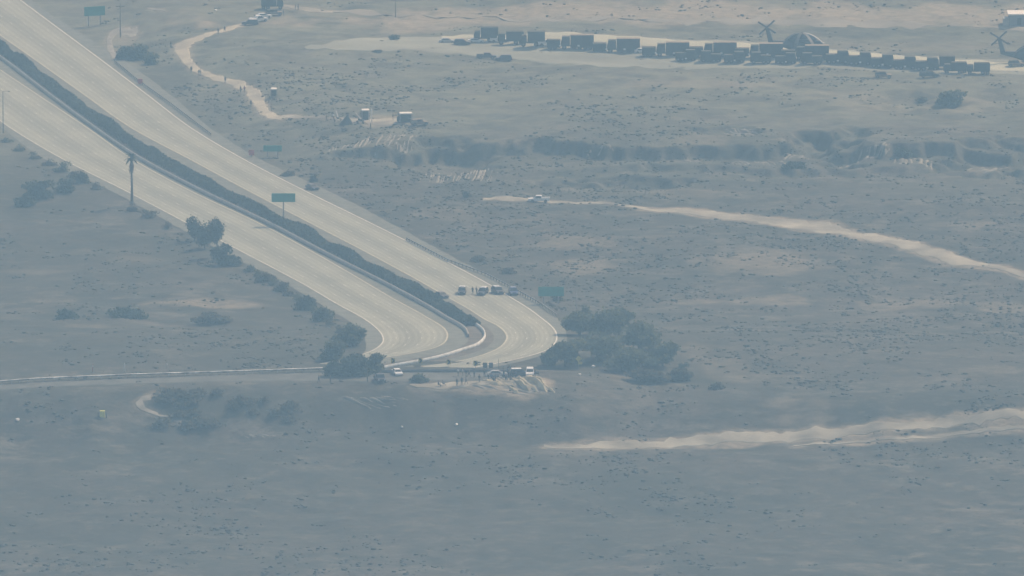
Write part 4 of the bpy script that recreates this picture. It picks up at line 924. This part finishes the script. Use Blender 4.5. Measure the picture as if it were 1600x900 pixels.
# frontage road
gf = "vehicles on the frontage road"
place('pickup', "pickup_truck", "dark pickup with white cab roof beside the leaning post", "pickup", 594, 596, D + .15, {'paint': 'darkgrey', 'cabin': 'white_car'}, gf)
place('sedan', "parked_car", "white car on the frontage road next to the first arrow sign", "car", 621, 586, D + .2, {'paint': 'white_car'}, gf)
place('suv', "parked_car", "dark car with a white back parked behind the group of people", "car", 812, 587, .1, {'paint': 'darkgrey', 'light_bar': 'skip'}, gf)
place('suv', "parked_car", "white car facing out at the end of the frontage road", "car", 828, 587, D, {'paint': 'white_car', 'light_bar': 'skip'}, gf)
place('sedan', "parked_car", "pale blue car behind the crouching group", "car", 777, 588, .05, {'paint': 'silver'}, gf)
# far end of the dirt road
gd = "vehicles at the top of the dirt road"
place('suv', "parked_car", "dark car with white roof parked across the top of the dirt road", "car", 391, 39, math.pi, {'paint': 'darkgrey', 'light_bar': 'skip'}, gd)
place('pickup', "pickup_truck", "white pickup behind the dark car at the top of the dirt road", "pickup", 404, 34, .5, {'paint': 'white_car'}, gd)
place('sedan', "parked_car", "white car highest up at the top of the dirt road", "car", 412, 28, .3, {'paint': 'white_car'}, gd)
place('humvee', "military_car", "grey military car past the white cars at the top of the dirt road", "military car", 428, 24, .2, {'paint': 'tan', 'cover': 'olive2'}, gd)
place('canvas_truck', "military_truck", "dark canvas truck cut by the top edge above the dirt road", "truck", 424, 14, math.pi, P0, gd)

# awnings, tent and guns of the camp
def canopy(cx, by, wpx, hpx, label, body=True, grp="canopies of the field camp"):
    p = hit(cx, by); k = px_m(p) / math.cos(TH); W = wpx * k; H = hpx * k; root = empty("canopy", p, R(6)); tag(root, label, "canopy", grp)
    c = MB(); c.prism([(-W / 2, H - .28), (W / 2, H - .28), (W / 2 - .1, H), (-W / 2 + .1, H)], -1.3, 1.3); link("awning", c.mesh("awning"), M['white_paint'], root)
    pm = MB().box(-.06, .06, -.06, .06, -.2, H - .28).mesh("leg")
    for sx in (-1, 1):
        for sy in (-1.2, 1.2): o = link("leg", pm, M['steel'], root); o.location = (sx * (W / 2 - .12), sy, 0)
    link("back_curtain", MB().box(-W / 2 + .2, W / 2 - .2, 1.05, 1.12, .05, H - .3).mesh("back_curtain"), M['olive2'], root)
canopy(571, 189, 12, 18, "white topped canopy on tall legs beside the pale mast"); canopy(634, 192, 20, 16, "wide white topped canopy over a dark vehicle at the end of the camp"); canopy(428, 152, 10, 14, "small white awning standing alone beside the dirt road", grp=None)
def tent(cx, by):
    p = hit(cx, by); root = empty("tent", p); tag(root, "dark pyramid tent in the field camp", "tent"); s = 1.9
    link("canvas", MB().add([(-s, -1.6, 0), (s, -1.6, 0), (s, 1.6, 0), (-s, 1.6, 0), (.3, 0, 2.7)], [(0, 1, 4), (1, 2, 4), (2, 3, 4), (3, 0, 4)]).mesh("canvas"), M['olive2'], root)
    link("door_flap", MB().add([(-.3, -1.64, .02), (.8, -1.64, .02), (.3, -.55, 1.8)], [(0, 1, 2)]).mesh("door_flap"), M['dark_steel'], root)
    link("ridge_pole", MB().tube([(.3, 0, 0), (.3, 0, 2.95)], [.05, .05], 6).mesh("ridge_pole"), M['steel'], root)
tent(541, 194)
place('humvee', "military_car", "dark military car parked beneath the wide white canopy", "military car", 633, 191, 0, P0, "vehicles of the field camp")
place('humvee', "military_car", "tan military car at the last corner of the field camp", "military car", 655, 196, R(20), {'paint': 'tan', 'cover': 'tan'}, "vehicles of the field camp")
def gun(cx, by, rz, label):
    p = hit(cx, by); root = empty("field_gun", p, rz); tag(root, label, "field gun", "field guns of the camp")
    link("barrel", MB().tube([(-.4, 0, 1.2), (2.2, 0, 2.1), (3.2, 0, 2.45)], [.16, .11, .12], 8).mesh("barrel"), M['heli_light'], root)
    link("cradle", MB().box(-.7, .9, -.3, .3, .8, 1.3).mesh("cradle"), M['olive'], root)
    for s in (-1, 1):
        link("trail_leg", MB().tube([(-.3, s * .3, .9), (-2.6, s * 1.1, .1)], [.12, .09], 6).mesh("trail_leg"), M['tan'], root)
        t, h = wheel_mesh(.45, .22); o = link("wheel", t, M['tyre'], root); o.location = (.1, s * .85, .45); link("rim", h, M['rim'], o)
gun(563, 193, R(115), "field gun with pale barrel between the dark tent and the white canopy"); gun(528, 190, R(100), "field gun with pale barrel before the dark tent")
pole(581, 192, 170, "pale mast beside the white topped canopy", M['white_paint'], .14)

# helicopters
def loft(secs, n=14):
    m = MB(); 
    for (x, zc, hw, hh) in secs:
        for q in range(n):
            a = 2 * math.pi * q / n; c, s = math.cos(a), math.sin(a); c = math.copysign(abs(c) ** .7, c); s = math.copysign(abs(s) ** .7, s); m.v.append((x, hw * c, zc + hh * s))
    for i in range(len(secs) - 1): m.f += [(i * n + k, i * n + (k + 1) % n, (i + 1) * n + (k + 1) % n, (i + 1) * n + k) for k in range(n)]
    m.f += [tuple(range(n - 1, -1, -1)), tuple((len(secs) - 1) * n + k for k in range(n))]; return m
HM = {}
HM['fuselage'] = loft([(-9.6, 3.0, .35, .4), (-6, 2.6, .9, .9), (-3.2, 2.2, 1.35, 1.45), (4.2, 2.1, 1.4, 1.5), (5.6, 2.0, 1.3, 1.35), (6.6, 1.8, .95, .95), (7.2, 1.6, .35, .4)]).mesh("fuselage", True)
HM['engine_housing'] = loft([(-4.4, 3.7, .4, .4), (-3.0, 4.2, 1.3, 1.1), (1.6, 4.3, 1.35, 1.15), (3.6, 3.8, 1.0, .7), (4.2, 3.5, .3, .25)]).mesh("engine_housing", True)
HM['engine'] = loft([(-1.4, 3.6, .35, .35), (0, 3.6, .55, .55), (2.2, 3.6, .55, .55), (2.8, 3.6, .35, .35)]).mesh("engine", True)
HM['cockpit_glass'] = loft([(5.3, 2.6, 1.12, .75), (6.0, 2.45, .98, .66), (6.75, 2.1, .6, .42)]).mesh("cockpit_glass", True)
HM['tail_pylon'] = MB().prism([(-9.6, 2.7), (-8.3, 3.3), (-9.65, 7.3), (-10.6, 7.45)], -.22, .22).mesh("tail_pylon")
HM['tail_light_edge'] = MB().prism([(-8.28, 3.32), (-8.05, 3.3), (-9.42, 7.3), (-9.63, 7.3)], -.25, .25).mesh("pylon_edge")
HM['stabiliser'] = MB().box(-10.6, -9.5, .25, 2.6, 6.9, 7.02).mesh("stabiliser")
HM['sponson'] = loft([(-3.2, 1.1, .3, .35), (-2, 1.1, .6, .6), (2, 1.1, .6, .6), (3.0, 1.1, .3, .35)]).mesh("sponson", True)
HM['hub'] = MB().tube([(0, 0, 4.9), (0, 0, 5.6), (0, 0, 5.9)], [.35, .55, .4], 10).mesh("rotor_hub")
bl = MB(); NB = 9
for q in range(NB + 1):
    t = q / NB; x = .3 + 6.2 * t; z = -.1 - 3.3 * t ** 1.9; bl.v += [(x, -.48, z), (x, .48, z), (x, .48, z + .16), (x, -.48, z + .16)]
for q in range(NB): o = q * 4; bl.f += [(o + k, o + (k + 1) % 4, o + 4 + (k + 1) % 4, o + 4 + k) for k in range(4)]
bl.f += [(3, 2, 1, 0), tuple(NB * 4 + k for k in range(4))]
HM['blade'] = bl.mesh("rotor_blade")
HM['tblade'] = MB().box(.2, 3.0, -.06, .06, -.24, .24).mesh("tail_rotor_blade"); HM['thub'] = MB().tube([(0, -.25, 0), (0, .25, 0)], [.3, .3], 10).mesh("tail_rotor_hub")
def helicopter(px, py, label):
    p = hit(px, py); root = empty("helicopter", p); tag(root, label, "helicopter", "helicopters behind the military row")
    L = lambda nm, key, mk, par=None: link(nm, HM[key], M[mk], par or root)
    fz = L("fuselage", 'fuselage', 'heli'); L("cockpit_glass", 'cockpit_glass', 'glass', fz); L("engine_housing", 'engine_housing', 'heli')
    for s in (-1, 1):
        o = L("engine", 'engine', 'heli'); o.location = (0, s * 1.55, 0); o = L("sponson", 'sponson', 'heli'); o.location = (0, s * 1.75, 0)
    tp = L("tail_pylon", 'tail_pylon', 'heli'); L("pylon_edge", 'tail_light_edge', 'heli_light', tp); L("stabiliser", 'stabiliser', 'heli')
    L("rotor_hub", 'hub', 'heli')
    for k in range(7):
        o = L("rotor_blade", 'blade', 'heli_light' if k == 0 else 'heli'); o.location = (0, 0, 5.7); o.rotation_euler = (0, 0, 2 * math.pi * k / 7 - .12)  # first blade is painted paler to imitate sun on it
    h = L("tail_rotor_hub", 'thub', 'heli'); h.location = (-10.1, -.45, 7.3)
    for k in range(4):
        o = L("tail_rotor_blade", 'tblade', 'darkgrey'); o.location = (-10.1, -.45, 7.3); o.rotation_euler = (0, -(.75 + math.pi / 2 * k + (.25 if k % 2 else 0)), 0)
    t, hm = wheel_mesh(.45, .3)
    for q in ((-1.8, -1.6, .45), (-1.8, 1.6, .45), (5.0, 0, .45)):
        o = link("wheel", t, M['tyre'], root); o.location = q; link("rim", hm, M['rim'], o)
helicopter(1253, 82, "dark heavy helicopter with drooping rotor blades above the middle of the military row")
helicopter(1616, 99, "heavy helicopter cut by the frame edge, only its tail rotor and boom in view")
# far building
def shed():
    p = hit(1606, 38); root = empty("shed", p); tag(root, "grey flat roofed shed with white roof edge at the far field", "shed")
    link("wall", MB().box(-5.5, 9, -2, 5, -.3, 3.0).mesh("wall"), M['wall'], root); link("roof", MB().box(-5.9, 9.4, -2.4, 5.4, 3.0, 3.35).mesh("roof"), M['white_paint'], root)
    link("door", MB().box(-3.2, -2.0, -2.05, -2.0, 0, 2.2).mesh("door"), M['dark_steel'], root); link("lean_to", MB().box(-7.2, -5.52, -1.6, 3, -.3, 1.9).mesh("lean_to"), M['concrete_wall'], root)
shed()

# ------------------------------------------------------------------ people
def person_mesh(pose):
    J = {'hip': (0, 0, .95), 'waist': (0, 0, 1.10), 'chest': (0, 0, 1.32), 'neck': (0, 0, 1.48), 'head': (0, .01, 1.60), 'top': (0, .01, 1.72)}
    RAD = {'hip': .15, 'waist': .135, 'chest': .16, 'neck': .055, 'head': .098, 'top': .07}
    EDG = [('hip', 'waist'), ('waist', 'chest'), ('chest', 'neck'), ('neck', 'head'), ('head', 'top')]
    for s, n in ((-1, 'a'), (1, 'b')):
        st = {'stand': 0, 'walk': .22 * s, 'sit': 0}[pose]
        if pose == 'sit': J[n + 'kn'] = (s * .13, -.38, .62); J[n + 'an'] = (s * .13, -.42, .12); J[n + 'to'] = (s * .13, -.58, .04); 
        else: J[n + 'kn'] = (s * .11, -.02 - st * .6, .50); J[n + 'an'] = (s * .12, .02 - st * 1.2, .09); J[n + 'to'] = (s * .13, -.15 - st * 1.2, .035)
        J[n + 'hj'] = (s * .10, 0, .88); J[n + 'sh'] = (s * .19, 0, 1.40); J[n + 'el'] = (s * .26, .03 + st * .4, 1.12); J[n + 'wr'] = (s * .26, -.10 + st * .8, .90); J[n + 'hd'] = (s * .26, -.13 + st * .9, .80)
        RAD.update({n + 'kn': .06, n + 'an': .042, n + 'to': .04, n + 'hj': .095, n + 'sh': .065, n + 'el': .046, n + 'wr': .03, n + 'hd': .034})
        EDG += [('hip', n + 'hj'), (n + 'hj', n + 'kn'), (n + 'kn', n + 'an'), (n + 'an', n + 'to'), ('chest', n + 'sh'), (n + 'sh', n + 'el'), (n + 'el', n + 'wr'), (n + 'wr', n + 'hd')]
    if pose == 'sit':
        for k in J:
            if k[1:] not in ('kn', 'an', 'to'): J[k] = (J[k][0], J[k][1], J[k][2] - .50)
        for n in 'ab': x, y, z = J[n + 'kn']; J[n + 'kn'] = (x, -.36, .55)
    names = list(J); me = bpy.data.meshes.new("person"); me.from_pydata([J[k] for k in names], [(names.index(a), names.index(b)) for a, b in EDG], [])
    o = bpy.data.objects.new("person_source", me); COL.objects.link(o)
    md = o.modifiers.new("skin", 'SKIN'); me.skin_vertices[0].data[0].use_root = True
    for k, nm in enumerate(names): r = RAD[nm]; me.skin_vertices[0].data[k].radius = (r * (1.25 if nm in ('chest', 'waist', 'hip') else 1), r * (.8 if nm in ('chest', 'waist', 'hip') else 1))
    sb = o.modifiers.new("sub", 'SUBSURF'); sb.levels = 1
    dg = bpy.context.evaluated_depsgraph_get(); ev = bpy.data.meshes.new_from_object(o.evaluated_get(dg)); bpy.data.objects.remove(o)
    V = [tuple(v.co) for v in ev.vertices]; Fs = [tuple(p.vertices) for p in ev.polygons]
    m = MB(); m.v = V; m.f = Fs; nbody = len(Fs)
    for s, n in ((-1, 'a'), (1, 'b')):                                  # five fingers rooted in the palm
        hx, hy, hz = J[n + 'hd']
        for q, (dx, L) in enumerate(((-.025, .075), (-.008, .085), (.009, .08), (.025, .06))): m.tube([(hx, hy + dx, hz), (hx - s * .01, hy + dx - .005, hz - L * .6), (hx - s * .03, hy + dx - .01, hz - L)], [.010, .009, .007], 5)
        m.tube([(hx, hy - .02, hz + .03), (hx - s * .015, hy - .055, hz), (hx - s * .02, hy - .065, hz - .03)], [.011, .010, .008], 5)
    hz = J['head'][2]                                                   # nose, ears, eyes, mouth as shape on the same surface
    m.add([(-.014, -.085, hz - .01), (.014, -.085, hz - .01), (0, -.115, hz - .015), (0, -.088, hz + .03)], [(0, 1, 2), (0, 2, 3), (1, 3, 2)])
    me = m.mesh("person", True)
    for _ in range(4): me.materials.append(M['skin'])
    zt = J['hip'][2] + .02; zn = J['neck'][2] - .015; zs = .07
    for p in me.polygons:
        c = p.center; leg = c.z < zt
        if p.index >= nbody: k = 0
        elif c.z > zn: k = 0
        elif pose != 'sit' and abs(c.x) > .2 and c.z < J['awr'][2] + .05: k = 0
        elif leg: k = 3 if c.z < zs + .03 else 2
        else: k = 1
        p.material_index = k
    h = MB(); hd = J['head']; ring = []
    for i in range(5):
        a = i / 4 * 1.45
        for q in range(10): t = 2 * math.pi * q / 10; h.v.append((hd[0] + .098 * math.cos(a) * math.cos(t), hd[1] + .012 + .108 * math.cos(a) * math.sin(t), hd[2] + .035 + .115 * math.sin(a)))
    for i in range(4): h.f += [(i * 10 + q, i * 10 + (q + 1) % 10, (i + 1) * 10 + (q + 1) % 10, (i + 1) * 10 + q) for q in range(10)]
    return me, h.mesh("hair", True)
PM = {k: person_mesh(k) for k in ('stand', 'walk', 'sit')}
def person(px, py, label, shirt, trousers, pose='stand', rz=None, group=None):
    p = hit(px, py); me, hm = PM[pose]
    o = bpy.data.objects.new("person", me); COL.objects.link(o); o.location = tuple(p + np.array([0, 0, .1])); o.scale = (1.16, 1.16, 1.10); o.rotation_euler = (0, 0, rnd.uniform(0, 6.28) if rz is None else rz)
    for k, mk in enumerate(('skin', shirt, trousers, 'cl_black')): o.material_slots[k].link = 'OBJECT'; o.material_slots[k].material = M[mk]
    link("hair", hm, M['hair'], o); tag(o, label, "person", group)
gb = "people gathered on the bluff"
for a in [
 (714, 604, "person in black standing at the bluff rim, nearest the seated pair", 'cl_black', 'cl_black', 'stand'),
 (721.5, 602, "taller looking person in navy standing on the bluff, between two others", 'cl_navy', 'cl_black', 'stand'),
 (728.5, 601, "person in grey shirt beside the person in navy on the bluff", 'cl_grey', 'cl_navy', 'walk'),
 (716, 588, "person in white shirt at the parapet, behind the person in black", 'cl_white', 'cl_grey', 'stand'),
 (723, 588, "person in white shirt at the parapet, nearer the grove of the two white shirts", 'cl_white', 'cl_khaki', 'stand'),
 (728.5, 590, "person in dark top next to the two white shirts by the parapet", 'cl_black', 'cl_khaki', 'stand'),
 (685, 604, "person seated on bare soil, farther from the standing people", 'cl_black', 'cl_navy', 'sit'),
 (692, 603, "person in black seated on bare soil, close to the standing people", 'cl_black', 'cl_black', 'sit'),
 (749, 598, "lone person in dark clothes midway along the bluff rim", 'cl_black', 'cl_grey', 'stand'),
 (768, 596, "person in blue shirt at the edge of the crouching group", 'cl_blue', 'cl_navy', 'stand'),
 (774, 597, "person in navy in the middle of the group on the bluff", 'cl_navy', 'cl_navy', 'stand'),
 (781, 593, "person in white shirt sitting low behind the group", 'cl_white', 'cl_grey', 'sit'),
 (787, 591, "person in dark top beside the pale blue car", 'cl_black', 'cl_blue', 'stand'),
 (795, 592, "person in navy before the dark car on the bluff", 'cl_navy', 'cl_black', 'stand'),
 (799, 586, "person in pale shirt standing tallest behind the group", 'cl_khaki', 'cl_grey', 'stand'),
 (801, 593, "person in black next to the yellow soil on the bluff", 'cl_black', 'cl_black', 'stand'),
 (806, 592, "person in blue shirt closest to the bare yellow soil", 'cl_blue', 'cl_black', 'stand'),
 (733, 589, "person in khaki at the parapet, walking away from the two white shirts", 'cl_khaki', 'cl_black', 'walk'),
 (741, 590, "person in grey at the parapet below the last arrow sign", 'cl_grey', 'cl_black', 'stand'),
 (757, 590, "person in black at the parapet below the square sign backs", 'cl_black', 'cl_navy', 'stand'),
 (763, 593, "person in white shirt and dark trousers near the group in blue", 'cl_white', 'cl_black', 'stand'),
 (771, 597.5, "person in black crouched between the blue shirt and the navy top", 'cl_black', 'cl_black', 'sit'),
 (791, 596, "person in black kneeling at the rim below the pale blue car", 'cl_black', 'cl_black', 'sit'),
 (793, 587, "person in grey between the pale blue car and the dark car", 'cl_grey', 'cl_navy', 'stand'),
 (804, 585, "person in navy leaning at the front of the dark car", 'cl_navy', 'cl_navy', 'walk'),
 (836, 589, "person in black on the far side of the white car by the grove", 'cl_black', 'cl_black', 'stand'),
 (798, 597, "person in khaki sitting on the bare mound", 'cl_khaki', 'cl_grey', 'sit'),
]: person(*a, group=gb)
gr = "people along the dirt road"
for a in [
 (299, 114, "person in black at the outer edge of the dirt road's upper bend", 'cl_black', 'cl_black', 'stand'),
 (311, 119, "person in dark clothes following the one at the upper bend", 'cl_navy', 'cl_black', 'walk'),
 (313.5, 119, "person in black close behind the walker below the upper bend", 'cl_black', 'cl_navy', 'stand'),
 (352, 130, "person in grey in the narrow middle of the dirt road", 'cl_grey', 'cl_navy', 'stand'),
 (376, 145, "person in black beside the person in red on the dirt road", 'cl_black', 'cl_black', 'stand'),
 (382, 145, "person in red shirt on the dirt road", 'cl_red', 'cl_khaki', 'stand'),
 (392, 167, "person in dark clothes at the road's edge opposite the small awning", 'cl_grey', 'cl_navy', 'stand'),
 (267, 75, "person in navy where the dirt road turns back on itself", 'cl_navy', 'cl_black', 'walk'),
 (341, 54, "person in khaki on the far stretch of the dirt road", 'cl_khaki', 'cl_khaki', 'stand'),
 (351, 51, "person in grey walking up the far stretch of the dirt road", 'cl_grey', 'cl_khaki', 'walk'),
 (426, 156, "person in black under the small white awning", 'cl_black', 'cl_grey', 'stand'),
 (424, 174, "person in khaki standing in the grass below the small awning", 'cl_khaki', 'cl_khaki', 'stand'),
 (443, 25, "person in black past the cars at the top of the dirt road", 'cl_black', 'cl_black', 'stand'),
 (462, 16, "person in khaki, nearer the cars, of the pair on the pale track", 'cl_khaki', 'cl_grey', 'stand'),
 (466, 16, "person in grey, farther from the cars, of the pair on the pale track", 'cl_grey', 'cl_grey', 'stand'),
]: person(*a, group=gr)
gc = "people in the field camp"
for a in [
 (521, 188, "person in pale shirt at the track's entry to the camp", 'cl_white', 'cl_khaki', 'stand'),
 (614, 188, "person in dark clothes on the bare soil between the two canopies", 'cl_black', 'cl_khaki', 'stand'),
 (510, 190, "person in khaki walking toward the camp along the track", 'cl_khaki', 'cl_khaki', 'walk'),
 (579, 203, "person in black below the camp at the rim of the bank", 'cl_black', 'cl_black', 'stand'),
]: person(*a, group=gc)
gp = "people among the patrol cars"
for a in [
 (738.5, 460, "person in black between the first two patrol cars", 'cl_black', 'cl_black', 'stand'),
 (744.5, 460, "person in grey close to the second patrol car", 'cl_grey', 'cl_navy', 'stand'),
 (768.5, 459, "person in black between the second and third patrol cars", 'cl_black', 'cl_black', 'stand'),
 (498, 599, "person in dark clothes alone at the end of the guardrail", 'cl_navy', 'cl_black', 'walk'),
 (516, 599, "person in grey on the frontage road under the dark tree", 'cl_grey', 'cl_black', 'stand'),
 (585, 598, "person in black beside the dark pickup on the frontage road", 'cl_black', 'cl_grey', 'stand'),
]: person(*a, group=gp if a[1] < 500 else "people on the frontage road")

# ------------------------------------------------------------------ haze
hz = MB().box(-9000, 9000, -6000, 13500, -30, 470).mesh("haze")
hm = bpy.data.materials.new("haze_air"); hm.use_nodes = True; n = hm.node_tree; n.nodes.clear()
out = n.nodes.new("ShaderNodeOutputMaterial"); pv = n.nodes.new("ShaderNodeVolumePrincipled")
pv.inputs["Color"].default_value = (*HAZE_COLOR, 1); pv.inputs["Density"].default_value = HAZE_DENSITY; pv.inputs["Anisotropy"].default_value = 0.0
pv.inputs["Density Attribute"].default_value = ""; pv.inputs["Absorption Color"].default_value = (1, 1, 1, 1)
n.links.new(pv.outputs[0], out.inputs["Volume"]); hm.cycles.homogeneous_volume = True
struct(link("haze", hz, hm), "stuff")
print("SCENE_OK", len(bpy.data.objects), "terrain z", GZ.min(), GZ.max())
